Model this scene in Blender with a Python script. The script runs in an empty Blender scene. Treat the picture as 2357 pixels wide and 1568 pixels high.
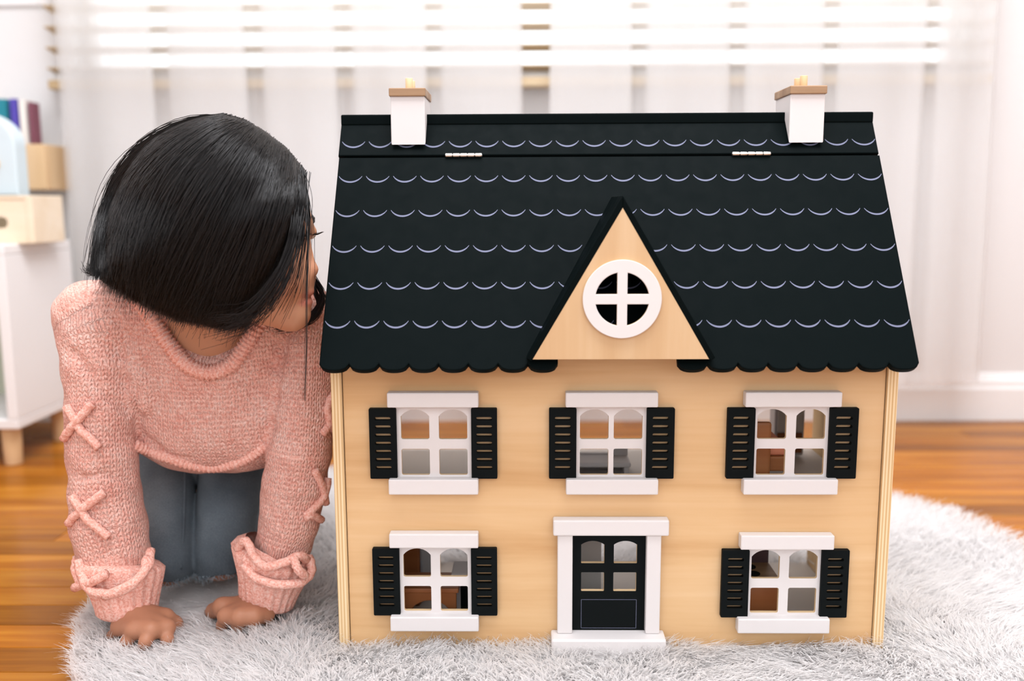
import bpy, bmesh, math, random
import numpy as np
from mathutils import Vector, Matrix
from mathutils.bvhtree import BVHTree

sc = bpy.context.scene
COL = sc.collection
rng = np.random.default_rng(7)
random.seed(7)

# ------------------------------------------------------------------ camera
IW, IH = 2357, 1568
CAMP = dict(loc=(-0.0934, -0.9607, 0.5095), yaw=-0.01427, pitch=0.14742, roll=-0.00439, f=2115.6)
_y, _p, _r = CAMP['yaw'], CAMP['pitch'], CAMP['roll']
C_FW = np.array([math.sin(_y)*math.cos(_p), math.cos(_y)*math.cos(_p), -math.sin(_p)])
_R0 = np.array([math.cos(_y), -math.sin(_y), 0.0]); _U0 = np.cross(_R0, C_FW)
C_R = _R0*math.cos(_r) + _U0*math.sin(_r)
C_U = -_R0*math.sin(_r) + _U0*math.cos(_r)
C_O = np.array(CAMP['loc'])
cam_d = bpy.data.cameras.new('camera')
cam = bpy.data.objects.new('camera', cam_d); COL.objects.link(cam)
cam.matrix_world = Matrix(((C_R[0], C_U[0], -C_FW[0], C_O[0]), (C_R[1], C_U[1], -C_FW[1], C_O[1]),
                           (C_R[2], C_U[2], -C_FW[2], C_O[2]), (0, 0, 0, 1)))
cam_d.sensor_width = 36.0
cam_d.lens = CAMP['f']/IW*36.0
cam_d.clip_start = 0.01
cam_d.dof.use_dof = True
cam_d.dof.focus_distance = 0.985
cam_d.dof.aperture_fstop = 2.5
sc.camera = cam

# ------------------------------------------------------------------ light
w = bpy.data.worlds.new('daylight'); sc.world = w; w.use_nodes = True
bg = w.node_tree.nodes['Background']
bg.inputs[0].default_value = (0.95, 0.985, 1.04, 1); bg.inputs[1].default_value = 2.1
def area(name, loc, target, sx, sy, power, col=(1, 1, 1)):
    l = bpy.data.lights.new(name, 'AREA'); l.shape = 'RECTANGLE'; l.size = sx; l.size_y = sy
    l.energy = power; l.color = col
    o = bpy.data.objects.new(name, l); COL.objects.link(o); o.location = loc
    o.rotation_euler = (Vector(target)-Vector(loc)).to_track_quat('-Z', 'Y').to_euler()
    return o
area('overhead_fill_light', (0.05, -0.28, 2.40), (0.05, -0.28, 0), 1.8, 1.4, 74, (0.965, 0.99, 1.04))  # added overhead fill that brightens room and rug; no visible lamp
sc.view_settings.view_transform = 'Standard'
sc.view_settings.look = 'None'
sc.view_settings.exposure = 0.24
sc.view_settings.gamma = 1.0
sc.view_settings.use_curve_mapping = False
cy = sc.cycles
cy.max_bounces = 8; cy.diffuse_bounces = 3; cy.glossy_bounces = 2; cy.transmission_bounces = 6; cy.transparent_max_bounces = 10
cy.caustics_reflective = False; cy.caustics_refractive = False

# ------------------------------------------------------------------ helpers
def ray(px, py):
    return C_FW + C_R*((px-IW/2)/CAMP['f']) - C_U*((py-IH/2)/CAMP['f'])
def at(px, py, Y):                       # point at depth Y along a line of sight
    d = ray(px, py); return C_O + d*((Y-C_O[1])/d[1])
def ground(px, py, Z=0.0):
    d = ray(px, py); return C_O + d*((Z-C_O[2])/d[2])

def link(name, me, mat=None, parent=None):
    o = bpy.data.objects.new(name, me); COL.objects.link(o)
    if mat is not None and len(me.materials) == 0: me.materials.append(mat)
    if parent is not None: o.parent = parent
    return o
def tag(o, label=None, cat=None, group=None, kind=None):
    if label: o['label'] = label
    if cat: o['category'] = cat
    if group: o['group'] = group
    if kind: o['kind'] = kind
    return o
def empty(name, loc, label=None, cat=None, group=None, rz=0.0):
    o = bpy.data.objects.new(name, None); COL.objects.link(o); o.location = loc
    o.rotation_euler = (0, 0, rz); o.empty_display_size = 0.05
    return tag(o, label, cat, group)
def smooth(me, on=True):
    me.polygons.foreach_set('use_smooth', [on]*len(me.polygons))
def mesh(name, v, f):
    me = bpy.data.meshes.new(name); me.from_pydata([tuple(map(float, a)) for a in v], [], f); me.update(); return me
def np_mesh(name, V, F):
    """V (n,3), F (m,k) arrays"""
    me = bpy.data.meshes.new(name); V = np.asarray(V, np.float32); F = np.asarray(F, np.int32)
    me.vertices.add(len(V)); me.vertices.foreach_set('co', V.ravel())
    k = F.shape[1]
    me.loops.add(F.size); me.loops.foreach_set('vertex_index', F.ravel())
    me.polygons.add(len(F)); me.polygons.foreach_set('loop_start', np.arange(0, F.size, k, dtype=np.int32))
    me.update(calc_edges=True); me.validate(); return me
def bm_mesh(bm, name):
    me = bpy.data.meshes.new(name); bm.to_mesh(me); bm.free(); return me
def box(name, x0, x1, y0, y1, z0, z1, mat, parent=None, bev=0.001, seg=2, M=None):
    bm = bmesh.new(); bmesh.ops.create_cube(bm, size=1.0)
    for v in bm.verts:
        v.co = Vector(((x0+x1)/2+v.co.x*(x1-x0), (y0+y1)/2+v.co.y*(y1-y0), (z0+z1)/2+v.co.z*(z1-z0)))
    if bev > 0:
        bmesh.ops.bevel(bm, geom=bm.edges[:], offset=bev, segments=seg, affect='EDGES', profile=0.5)
    if M is not None: bmesh.ops.transform(bm, matrix=M, verts=bm.verts)
    me = bm_mesh(bm, name); return link(name, me, mat, parent)
def cyl(name, p0, p1, r, mat, parent=None, n=20, r1=None, bev=0.0):
    p0 = Vector(p0); p1 = Vector(p1); r1 = r if r1 is None else r1
    bm = bmesh.new()
    bmesh.ops.create_cone(bm, cap_ends=True, segments=n, radius1=r, radius2=r1, depth=(p1-p0).length)
    if bev > 0:
        es = [e for e in bm.edges if all(len(f.verts) > 4 or True for f in e.link_faces) and any(len(f.verts) > 4 for f in e.link_faces)]
        bmesh.ops.bevel(bm, geom=es, offset=bev, segments=2, affect='EDGES', profile=0.5)
    M = Matrix.Translation((p0+p1)/2) @ (p1-p0).to_track_quat('Z', 'Y').to_matrix().to_4x4()
    bmesh.ops.transform(bm, matrix=M, verts=bm.verts)
    me = bm_mesh(bm, name)
    for p in me.polygons: p.use_smooth = len(p.vertices) <= 4
    return link(name, me, mat, parent)
FAC = Matrix(((1, 0, 0, 0), (0, 0, -1, 0), (0, 1, 0, 0), (0, 0, 0, 1)))   # plate plane: u->X, v->Z, thickness->-Y
def plate(name, loops, th, mat, parent=None, M=FAC, bev=0.0008, side=None):
    """flat board with holes: loops of (u,v); thickness centred on the plane"""
    cu = bpy.data.curves.new(name, 'CURVE'); cu.dimensions = '2D'; cu.fill_mode = 'BOTH'
    cu.extrude = th/2-bev; cu.bevel_depth = bev; cu.bevel_resolution = 1; cu.offset = -bev
    for L in loops:
        s = cu.splines.new('POLY'); s.points.add(len(L)-1)
        for pt, (a, b) in zip(s.points, L): pt.co = (a, b, 0, 1)
        s.use_cyclic_u = True
    tmp = bpy.data.objects.new('tmp', cu); COL.objects.link(tmp)
    dg = bpy.context.evaluated_depsgraph_get()
    me = bpy.data.meshes.new_from_object(tmp.evaluated_get(dg)); me.name = name
    bpy.data.objects.remove(tmp); bpy.data.curves.remove(cu)
    me.transform(M); me.materials.clear(); me.materials.append(mat); smooth(me, False)
    if side is not None:
        me.materials.append(side); n = (M.to_3x3() @ Vector((0, 0, 1))).normalized()
        for p in me.polygons:
            if abs(p.normal.dot(n)) < 0.3: p.material_index = 1
    return link(name, me, None, parent)
def rrect(x0, z0, x1, z1, r, n=4):
    L = []
    for cx, cz, a0 in ((x1-r, z1-r, 0), (x0+r, z1-r, 90), (x0+r, z0+r, 180), (x1-r, z0+r, 270)):
        for i in range(n+1):
            a = math.radians(a0+90*i/n); L.append((cx+r*math.cos(a), cz+r*math.sin(a)))
    return L
def arched(x0, z0, x1, z1, sag=0.008, r=0.002, n=10):
    L = []
    for cx, cz, a0 in ((x0+r, z0+r, 180), (x1-r, z0+r, 270)):
        for i in range(4):
            a = math.radians(a0+30*i); L.append((cx+r*math.cos(a), cz+r*math.sin(a)))
    hw = (x1-x0)/2; R = (hw*hw+sag*sag)/(2*sag); cz = z1-R; xm = (x0+x1)/2; am = math.asin(hw/R)
    for i in range(n+1):
        a = am-2*am*i/n; L.append((xm+R*math.sin(a), cz+R*math.cos(a)))
    return L
def circle(cx, cz, r, n=48, a0=0, a1=360):
    return [(cx+r*math.cos(math.radians(a0+(a1-a0)*i/n)), cz+r*math.sin(math.radians(a0+(a1-a0)*i/n))) for i in range(n)]
def catmull(P, sub=6):
    P = [np.asarray(q, float) for q in P]; Q = [2*P[0]-P[1]]+P+[2*P[-1]-P[-2]]; out = []
    for i in range(1, len(Q)-2):
        for k in range(sub):
            t = k/sub; a, b, c, d = Q[i-1], Q[i], Q[i+1], Q[i+2]
            out.append(0.5*((2*b)+(-a+c)*t+(2*a-5*b+4*c-d)*t*t+(-a+3*b-3*c+d)*t**3))
    out.append(P[-1]); return np.array(out)
def tube(name, P, r, mat, parent=None, n=8, sub=6, bump=0.0, cyc=0.004, caps=True):
    P = catmull(P, sub); rr = np.full(len(P), r) if np.isscalar(r) else np.interp(np.linspace(0, 1, len(P)), np.linspace(0, 1, len(r)), r)
    T = np.gradient(P, axis=0); T /= np.linalg.norm(T, axis=1)[:, None]+1e-12
    N = np.cross(T[0], (0.3, 0.2, 1.0)); N /= np.linalg.norm(N); V = []
    s = np.concatenate([[0], np.cumsum(np.linalg.norm(np.diff(P, axis=0), axis=1))])
    for i in range(len(P)):
        N = N-T[i]*(N@T[i]); N /= np.linalg.norm(N); B = np.cross(T[i], N)
        for k in range(n):
            a = 2*math.pi*k/n
            q = rr[i]*(1+bump*math.sin(2*math.pi*s[i]/cyc+a))
            V.append(P[i]+(N*math.cos(a)+B*math.sin(a))*q)
    F = [(i*n+k, i*n+(k+1) % n, (i+1)*n+(k+1) % n, (i+1)*n+k) for i in range(len(P)-1) for k in range(n)]
    if caps: F += [tuple(range(n))[::-1], tuple((len(P)-1)*n+k for k in range(n))]
    me = mesh(name, V, F); smooth(me); return link(name, me, mat, parent)
def strand_mesh(name, P, r0, r1, n=3):
    """P (N,S,3) paths -> thin tapered tubes, one mesh"""
    N, S, _ = P.shape
    T = np.gradient(P, axis=1); T /= np.linalg.norm(T, axis=2)[..., None]+1e-12
    A = np.cross(T, np.array([0.13, -1.0, 0.21])); A /= np.linalg.norm(A, axis=2)[..., None]+1e-12
    B = np.cross(T, A)
    rad = (np.asarray(r0).reshape(-1, 1)+(np.asarray(r1)-np.asarray(r0)).reshape(-1, 1)*np.linspace(0, 1, S)[None, :]**1.6)
    rad = np.broadcast_to(rad, (N, S))
    V = np.stack([P+(A*math.cos(2*math.pi*k/n)+B*math.sin(2*math.pi*k/n))*rad[..., None] for k in range(n)], 2)
    idx = np.arange(N*S*n).reshape(N, S, n)
    F = np.stack([idx[:, :-1, :], np.roll(idx, -1, 2)[:, :-1, :], np.roll(idx, -1, 2)[:, 1:, :], idx[:, 1:, :]], -1).reshape(-1, 4)
    return np_mesh(name, V.reshape(-1, 3), F)

# ---- implicit modelling: smooth unions on a grid, meshed with surface nets
class Field:
    def __init__(s, lo, hi, h):
        s.lo = np.array(lo, float); s.h = h; s.n = np.ceil((np.array(hi)-s.lo)/h).astype(int)+1
        s.f = np.full(s.n, 0.06, np.float32)
    def sub(s, lo, hi):
        a = np.clip(np.floor((lo-s.lo)/s.h).astype(int), 0, s.n); b = np.clip(np.ceil((hi-s.lo)/s.h).astype(int)+1, 0, s.n)
        sl = tuple(slice(i, j) for i, j in zip(a, b))
        g = np.meshgrid(*[(s.lo[i]+s.h*np.arange(a[i], b[i])).astype(np.float32) for i in range(3)], indexing='ij', sparse=True)
        return sl, g
    def put(s, sl, d, k, op):
        a = s.f[sl]
        if op == 'sub':
            d = -d; hh = np.clip(.5-.5*(d-a)/k, 0, 1); s.f[sl] = a*hh+d*(1-hh)+k*hh*(1-hh) if False else np.maximum(a, d)+np.maximum(k-np.abs(a-d), 0)**2/(4*k)
        else:
            s.f[sl] = np.minimum(a, d)-np.maximum(k-np.abs(a-d), 0)**2/(4*k)
    def cone(s, p, q, r0, r1, k=0.008, op='add'):
        p = np.asarray(p, float); q = np.asarray(q, float); m = max(r0, r1)+k+0.012
        sl, (X, Y, Z) = s.sub(np.minimum(p, q)-m, np.maximum(p, q)+m)
        v = q-p; L = v@v+1e-12
        t = np.clip(((X-p[0])*v[0]+(Y-p[1])*v[1]+(Z-p[2])*v[2])/L, 0, 1)
        d = np.sqrt((X-p[0]-t*v[0])**2+(Y-p[1]-t*v[1])**2+(Z-p[2]-t*v[2])**2)-(r0+(r1-r0)*t)
        s.put(sl, d.astype(np.float32), k, op)
    def chain(s, P, R, k=0.008):
        for i in range(len(P)-1): s.cone(P[i], P[i+1], R[i], R[i+1], k)
    def ell(s, c, r, k=0.008, op='add', rot=None):
        c = np.asarray(c, float); r = np.asarray(r, float); m = r.max()+k+0.012
        sl, (X, Y, Z) = s.sub(c-m, c+m)
        x, y, z = X-c[0], Y-c[1], Z-c[2]
        if rot is not None:
            R = np.array(rot)            # rows: local axes
            x, y, z = (R[0, 0]*x+R[0, 1]*y+R[0, 2]*z), (R[1, 0]*x+R[1, 1]*y+R[1, 2]*z), (R[2, 0]*x+R[2, 1]*y+R[2, 2]*z)
        k0 = np.sqrt((x/r[0])**2+(y/r[1])**2+(z/r[2])**2); k1 = np.sqrt((x/r[0]**2)**2+(y/r[1]**2)**2+(z/r[2]**2)**2)+1e-9
        s.put(sl, (k0*(k0-1)/k1).astype(np.float32), k, op)
    def grid(s):
        return np.meshgrid(*[(s.lo[i]+s.h*np.arange(s.n[i])).astype(np.float32) for i in range(3)], indexing='ij', sparse=True)
    def nets(s, name, relax=1):
        f = s.f; I = f < 0; n = f.shape
        cs = [(i, j, k) for i in (0, 1) for j in (0, 1) for k in (0, 1)]
        cnt = np.zeros((n[0]-1, n[1]-1, n[2]-1), np.int8)
        for i, j, k in cs: cnt += I[i:n[0]-1+i, j:n[1]-1+j, k:n[2]-1+k]
        act = (cnt > 0) & (cnt < 8); ids = np.argwhere(act)
        num = np.full(act.shape, -1, np.int32); num[act] = np.arange(len(ids))
        acc = np.zeros((len(ids), 3)); c = np.zeros(len(ids))
        val = {q: f[ids[:, 0]+q[0], ids[:, 1]+q[1], ids[:, 2]+q[2]] for q in cs}
        for a in cs:
            for ax in range(3):
                if a[ax]: continue
                b = list(a); b[ax] = 1; b = tuple(b); va, vb = val[a], val[b]
                m = (va < 0) != (vb < 0); t = np.where(m, va/(va-vb+1e-20), 0)
                P = np.array(a, float)[None, :].repeat(len(ids), 0); P[:, ax] += t
                acc[m] += P[m]; c[m] += 1
        V = (ids+acc/c[:, None])*s.h+s.lo
        F = []
        for ax in range(3):
            u, v = (ax+1) % 3, (ax+2) % 3
            sl0 = [slice(None)]*3; sl1 = [slice(None)]*3
            sl0[ax] = slice(0, n[ax]-1); sl1[ax] = slice(1, n[ax])
            for z in (sl0, sl1):
                z[u] = slice(1, n[u]-1); z[v] = slice(1, n[v]-1)
            A, B = I[tuple(sl0)], I[tuple(sl1)]
            for m, flip in ((A & ~B, False), (~A & B, True)):
                e = np.argwhere(m); e[:, u] += 1; e[:, v] += 1
                def cell(du, dv):
                    q = e.copy(); q[:, u] -= du; q[:, v] -= dv; return num[q[:, 0], q[:, 1], q[:, 2]]
                Q = np.stack([cell(1, 1), cell(0, 1), cell(0, 0), cell(1, 0)], 1)
                F.append(Q[:, ::-1] if flip else Q)
        F = np.concatenate(F); F = F[(F >= 0).all(1)]
        for _ in range(relax):                       # light laplacian smoothing
            S = np.zeros_like(V); C = np.zeros(len(V))
            for a, b in ((0, 1), (1, 2), (2, 3), (3, 0)):
                for p, q in ((a, b), (b, a)):
                    S += np.stack([np.bincount(F[:, p], V[F[:, q], i], len(V)) for i in range(3)], 1); C += np.bincount(F[:, p], None, len(V))
            V = 0.5*V+0.5*S/np.maximum(C, 1)[:, None]
        me = np_mesh(name, V, F); smooth(me); return me, V, F

# ------------------------------------------------------------------ materials
def mat(name, base, rough=0.5, spec=0.5, **kw):
    m = bpy.data.materials.new(name); m.use_nodes = True; b = m.node_tree.nodes['Principled BSDF']
    b.inputs['Base Color'].default_value = (*base, 1); b.inputs['Roughness'].default_value = rough
    b.inputs['Specular IOR Level'].default_value = spec
    for k, v in kw.items(): b.inputs[k].default_value = v
    return m
def nodes(m): return m.node_tree.nodes, m.node_tree.links, m.node_tree.nodes['Principled BSDF']
def N(ns, t, **kw):
    n = ns.new(t)
    for k, v in kw.items(): setattr(n, k, v)
    return n
def M_(ns, ls, op, a, b=None, c=None):
    n = ns.new('ShaderNodeMath'); n.operation = op
    for i, x in enumerate((a, b, c)):
        if x is None: continue
        if isinstance(x, (int, float)): n.inputs[i].default_value = x
        else: ls.new(x, n.inputs[i])
    return n.outputs[0]
def ramp(ns, ls, fac, stops):
    r = ns.new('ShaderNodeValToRGB'); e = r.color_ramp.elements
    while len(e) > 1: e.remove(e[-1])
    e[0].position = stops[0][0]; e[0].color = (*stops[0][1], 1)
    for p, c in stops[1:]:
        q = e.new(p); q.color = (*c, 1)
    ls.new(fac, r.inputs[0]); return r.outputs[0]
def noise(ns, ls, vec, scale, detail=3, rough=0.5, dist=0.0, out='Fac'):
    n = ns.new('ShaderNodeTexNoise'); n.inputs['Scale'].default_value = scale; n.inputs['Detail'].default_value = detail
    n.inputs['Roughness'].default_value = rough; n.inputs['Distortion'].default_value = dist
    if vec is not None: ls.new(vec, n.inputs['Vector'])
    return n.outputs[out]
def mapping(ns, ls, vec, scale=(1, 1, 1), loc=(0, 0, 0)):
    n = ns.new('ShaderNodeMapping'); n.inputs['Scale'].default_value = scale; n.inputs['Location'].default_value = loc
    ls.new(vec, n.inputs['Vector']); return n.outputs[0]
def coord(ns, kind='Object'): return ns.new('ShaderNodeTexCoord').outputs[kind]
def bump(ns, ls, b, h, strength=0.3, dist=0.001):
    n = ns.new('ShaderNodeBump'); n.inputs['Strength'].default_value = strength; n.inputs['Distance'].default_value = dist
    ls.new(h, n.inputs['Height']); ls.new(n.outputs[0], b.inputs['Normal'])

def wood(name, lo, mid, hi, axis='x', fine=1.0, rough=0.45, knots=True, rnd=0.0):
    m = mat(name, mid, rough, 0.35); ns, ls, b = nodes(m); c = coord(ns)
    if rnd:
        oi = ns.new('ShaderNodeObjectInfo'); cm = ns.new('ShaderNodeCombineXYZ')
        r = M_(ns, ls, 'MULTIPLY', oi.outputs['Random'], 37.0)
        for i in range(3): ls.new(r, cm.inputs[i])
        ad = ns.new('ShaderNodeVectorMath'); ad.operation = 'ADD'; ls.new(c, ad.inputs[0]); ls.new(cm.outputs[0], ad.inputs[1]); c = ad.outputs[0]
    s = {'x': (1.3, 14, 14), 'z': (14, 14, 1.3), 'y': (14, 1.3, 14)}[axis]
    v = mapping(ns, ls, c, tuple(a*fine for a in s))
    n1 = noise(ns, ls, v, 1.0, 5, 0.55, 0.6)
    s2 = {'x': (3, 160, 160), 'z': (160, 160, 3), 'y': (160, 3, 160)}[axis]
    n2 = noise(ns, ls, mapping(ns, ls, c, s2), 1.0, 2, 0.5)
    f = M_(ns, ls, 'ADD', M_(ns, ls, 'MULTIPLY', n1, 0.85), M_(ns, ls, 'MULTIPLY', n2, 0.15))
    colr = ramp(ns, ls, f, [(0.33, lo), (0.5, mid), (0.66, hi)])
    if knots:
        vo = ns.new('ShaderNodeTexVoronoi'); vo.inputs['Scale'].default_value = 14
        ls.new(mapping(ns, ls, c, {'x': (.7, 1, 1), 'z': (1, 1, .7), 'y': (1, .7, 1)}[axis]), vo.inputs['Vector'])
        k = M_(ns, ls, 'LESS_THAN', vo.outputs['Distance'], 0.022)
        mx = ns.new('ShaderNodeMix'); mx.data_type = 'RGBA'; ls.new(M_(ns, ls, 'MULTIPLY', k, 0.55), mx.inputs[0]); ls.new(colr, mx.inputs[6])
        mx.inputs[7].default_value = (lo[0]*.45, lo[1]*.38, lo[2]*.3, 1); colr = mx.outputs[2]
    if rnd:
        hs = ns.new('ShaderNodeHueSaturation'); ls.new(colr, hs.inputs['Color'])
        mr = ns.new('ShaderNodeMapRange'); ls.new(oi.outputs['Random'], mr.inputs[0]); mr.inputs[3].default_value = 1-rnd; mr.inputs[4].default_value = 1+rnd
        ls.new(mr.outputs[0], hs.inputs['Value']); colr = hs.outputs[0]
    if rnd: b.inputs['Specular IOR Level'].default_value = 0.10
    ls.new(colr, b.inputs['Base Color'])
    bump(ns, ls, b, n2, 0.12, 0.0006)
    return m

MT = {}
MT['ply'] = wood('birch_plywood', (.61, .345, .150), (.73, .465, .235), (.79, .535, .30), 'x')
MT['ply_dormer'] = wood('birch_plywood_gable', (.56, .35, .18), (.615, .41, .225), (.66, .465, .275), 'z', knots=False)
MT['pale_wood'] = wood('pale_beech', (.66, .42, .22), (.76, .52, .29), (.83, .60, .37), 'z', knots=False)
MT['cap_wood'] = wood('chimney_cap_wood', (.26, .145, .075), (.36, .215, .115), (.47, .30, .18), 'x', fine=3, knots=False)
MT['toy_brown'] = wood('toy_brown_wood', (.30, .10, .03), (.36, .13, .045), (.42, .17, .06), 'x', knots=False)
MT['floor'] = wood('oak_floor', (.22, .062, .006), (.36, .118, .010), (.48, .19, .022), 'x', fine=1.6, rough=0.22, knots=False, rnd=0.28)
MT['blind'] = wood('blind_wood', (.46, .32, .17), (.58, .43, .26), (.66, .52, .34), 'x', knots=False)
MT['cream_wood'] = wood('cream_wood', (.78, .62, .44), (.84, .70, .52), (.88, .76, .60), 'x', knots=False)
MT['white'] = mat('white_toy_paint', (.735, .69, .675), 0.5, 0.3)
MT['inner'] = mat('dollhouse_inner_white', (.80, .74, .68), 0.6, 0.3)
MT['roof'] = mat('roof_black_paint', (.0016, .0038, .0040), 0.6, 0.035)
MT['black'] = mat('black_toy_paint', (.0035, .0052, .0055), 0.6, 0.08)
MT['print'] = mat('grey_blue_print', (.15, .16, .235), 0.6, 0.2)
MT['steel'] = mat('hinge_steel', (.80, .78, .74), 0.3, 0.5, Metallic=1.0)
MT['peach'] = mat('peach_felt', (.85, .33, .20), 0.9, 0.1)
MT['red'] = mat('red_felt', (.75, .07, .05), 0.9, 0.1)
MT['grey_paint'] = mat('grey_toy_paint', (.38, .39, .41), 0.5, 0.3)
MT['plum'] = mat('plum_toy_paint', (.10, .055, .06), 0.5, 0.3)
MT['wall'] = mat('wall_paint', (.76, .74, .73), 0.8, 0.2)
MT['trim'] = mat('white_trim_paint', (.86, .845, .835), 0.45, 0.4)
MT['cabinet'] = mat('white_laminate', (.86, .84, .83), 0.35, 0.4)
MT['shelf_in'] = mat('cabinet_inside', (.62, .64, .50), 0.6, 0.3)
MT['sky_blue'] = mat('pale_blue_paint', (.62, .72, .76), 0.5, 0.3)
MT['teal'] = mat('teal_cover', (.012, .22, .28), 0.4, 0.4)
MT['purple'] = mat('purple_cover', (.085, .06, .38), 0.4, 0.4)
MT['maroon'] = mat('maroon_cover', (.22, .07, .10), 0.5, 0.4)
MT['paper'] = mat('paper', (.84, .78, .72), 0.8, 0.2)
MT['dark'] = mat('dark_hollow', (.01, .01, .01), 0.9, 0.1)

def ply_edge_mat():
    m = mat('plywood_edge', (.78, .55, .3), 0.6, 0.2); ns, ls, b = nodes(m); c = coord(ns)
    sx = ns.new('ShaderNodeSeparateXYZ'); ls.new(c, sx.inputs[0])
    s = M_(ns, ls, 'SINE', M_(ns, ls, 'MULTIPLY', sx.outputs[0], 2*math.pi/0.0034))
    g = noise(ns, ls, mapping(ns, ls, c, (300, 60, 5)), 1.0, 2)
    f = M_(ns, ls, 'ADD', M_(ns, ls, 'MULTIPLY_ADD', s, 0.25, 0.35), M_(ns, ls, 'MULTIPLY', g, 0.3))
    ls.new(ramp(ns, ls, f, [(0.15, (.60, .36, .16)), (0.5, (.80, .57, .31)), (0.85, (.90, .72, .48))]), b.inputs['Base Color'])
    return m
MT['edge'] = ply_edge_mat()
MT['cut_edge'] = mat('cut_wood_edge', (.76, .55, .32), 0.6, 0.2)
def weathered_roof(m):
    ns, ls, b = nodes(m); c = coord(ns)
    n = noise(ns, ls, c, 60, 4, .6)
    ls.new(ramp(ns, ls, n, [(0.3, (.50,)*3), (0.7, (.62,)*3)]), b.inputs['Roughness'])
weathered_roof(MT['roof'])
def sheer_mat():
    m = bpy.data.materials.new('sheer_curtain_voile'); m.use_nodes = True; ns = m.node_tree.nodes; ls = m.node_tree.links
    ns.remove(ns['Principled BSDF']); out = ns['Material Output']
    d = ns.new('ShaderNodeBsdfDiffuse'); d.inputs[0].default_value = (.92, .91, .905, 1)
    t = ns.new('ShaderNodeBsdfTranslucent'); t.inputs[0].default_value = (.92, .91, .905, 1)
    tr = ns.new('ShaderNodeBsdfTransparent')
    a = ns.new('ShaderNodeMixShader'); a.inputs[0].default_value = .5; ls.new(d.outputs[0], a.inputs[1]); ls.new(t.outputs[0], a.inputs[2])
    e = ns.new('ShaderNodeMixShader'); e.inputs[0].default_value = .46; ls.new(tr.outputs[0], e.inputs[1]); ls.new(a.outputs[0], e.inputs[2])
    ls.new(e.outputs[0], out.inputs[0]); return m
MT['sheer'] = sheer_mat()
def pane_mat():
    m = bpy.data.materials.new('window_glass'); m.use_nodes = True; ns = m.node_tree.nodes; ls = m.node_tree.links
    ns.remove(ns['Principled BSDF']); out = ns['Material Output']
    g = ns.new('ShaderNodeBsdfGlossy'); g.inputs['Roughness'].default_value = 0.02
    tr = ns.new('ShaderNodeBsdfTransparent'); tr.inputs[0].default_value = (.97, .985, .98, 1)
    e = ns.new('ShaderNodeMixShader'); e.inputs[0].default_value = .06; ls.new(tr.outputs[0], e.inputs[1]); ls.new(g.outputs[0], e.inputs[2])
    ls.new(e.outputs[0], out.inputs[0]); return m
MT['pane'] = pane_mat()
def fur_mat():
    m = bpy.data.materials.new('white_fur'); m.use_nodes = True; ns = m.node_tree.nodes; ls = m.node_tree.links
    ns.remove(ns['Principled BSDF']); out = ns['Material Output']
    d = ns.new('ShaderNodeBsdfDiffuse'); d.inputs[0].default_value = (.985, .966, .957, 1)
    t = ns.new('ShaderNodeBsdfTranslucent'); t.inputs[0].default_value = (.985, .966, .957, 1)
    a = ns.new('ShaderNodeMixShader'); a.inputs[0].default_value = .5; ls.new(d.outputs[0], a.inputs[1]); ls.new(t.outputs[0], a.inputs[2])
    ls.new(a.outputs[0], out.inputs[0]); return m
MT['fur'] = fur_mat()
def knit_mat():
    m = mat('pink_chenille_knit', (.66, .27, .21), 0.95, 0.08); ns, ls, b = nodes(m)
    at_ = ns.new('ShaderNodeAttribute'); at_.attribute_name = 'knit'
    sp = ns.new('ShaderNodeSeparateXYZ'); ls.new(at_.outputs['Vector'], sp.inputs[0])
    c = coord(ns)
    wob = noise(ns, ls, c, 220, 2)
    u = M_(ns, ls, 'ADD', M_(ns, ls, 'DIVIDE', sp.outputs[0], 0.0066), M_(ns, ls, 'MULTIPLY', wob, 0.55))
    t = M_(ns, ls, 'ABSOLUTE', M_(ns, ls, 'SUBTRACT', M_(ns, ls, 'FRACT', u), 0.5))          # 0..0.5
    ph = M_(ns, ls, 'ADD', M_(ns, ls, 'DIVIDE', sp.outputs[1], 0.0056), M_(ns, ls, 'ADD', M_(ns, ls, 'MULTIPLY', t, 1.5), M_(ns, ls, 'MULTIPLY', wob, 0.9)))
    row = M_(ns, ls, 'MULTIPLY_ADD', M_(ns, ls, 'SINE', M_(ns, ls, 'MULTIPLY', ph, 2*math.pi)), 0.5, 0.5)
    colm = M_(ns, ls, 'SINE', M_(ns, ls, 'MULTIPLY', t, 2*math.pi))
    h = M_(ns, ls, 'ADD', M_(ns, ls, 'MULTIPLY', row, 0.6), M_(ns, ls, 'MULTIPLY', colm, 0.7))
    nz = noise(ns, ls, c, 420, 3, .6)
    h2 = M_(ns, ls, 'ADD', h, M_(ns, ls, 'MULTIPLY', nz, 1.1))
    bump(ns, ls, b, h2, 0.85, 0.0024)
    big = noise(ns, ls, c, 330, 3, .6); big2 = noise(ns, ls, c, 35, 2)
    f = M_(ns, ls, 'ADD', M_(ns, ls, 'MULTIPLY', big, .75), M_(ns, ls, 'MULTIPLY', big2, .25))
    ls.new(ramp(ns, ls, f, [(0.36, (.78, .33, .26)), (0.52, (.91, .50, .41)), (0.68, (.95, .66, .58))]), b.inputs['Base Color'])
    b.inputs['Sheen Weight'].default_value = 0.35; b.inputs['Sheen Roughness'].default_value = 0.5
    b.inputs['Sheen Tint'].default_value = (1, .75, .68, 1)
    return m
MT['knit'] = knit_mat()
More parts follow.
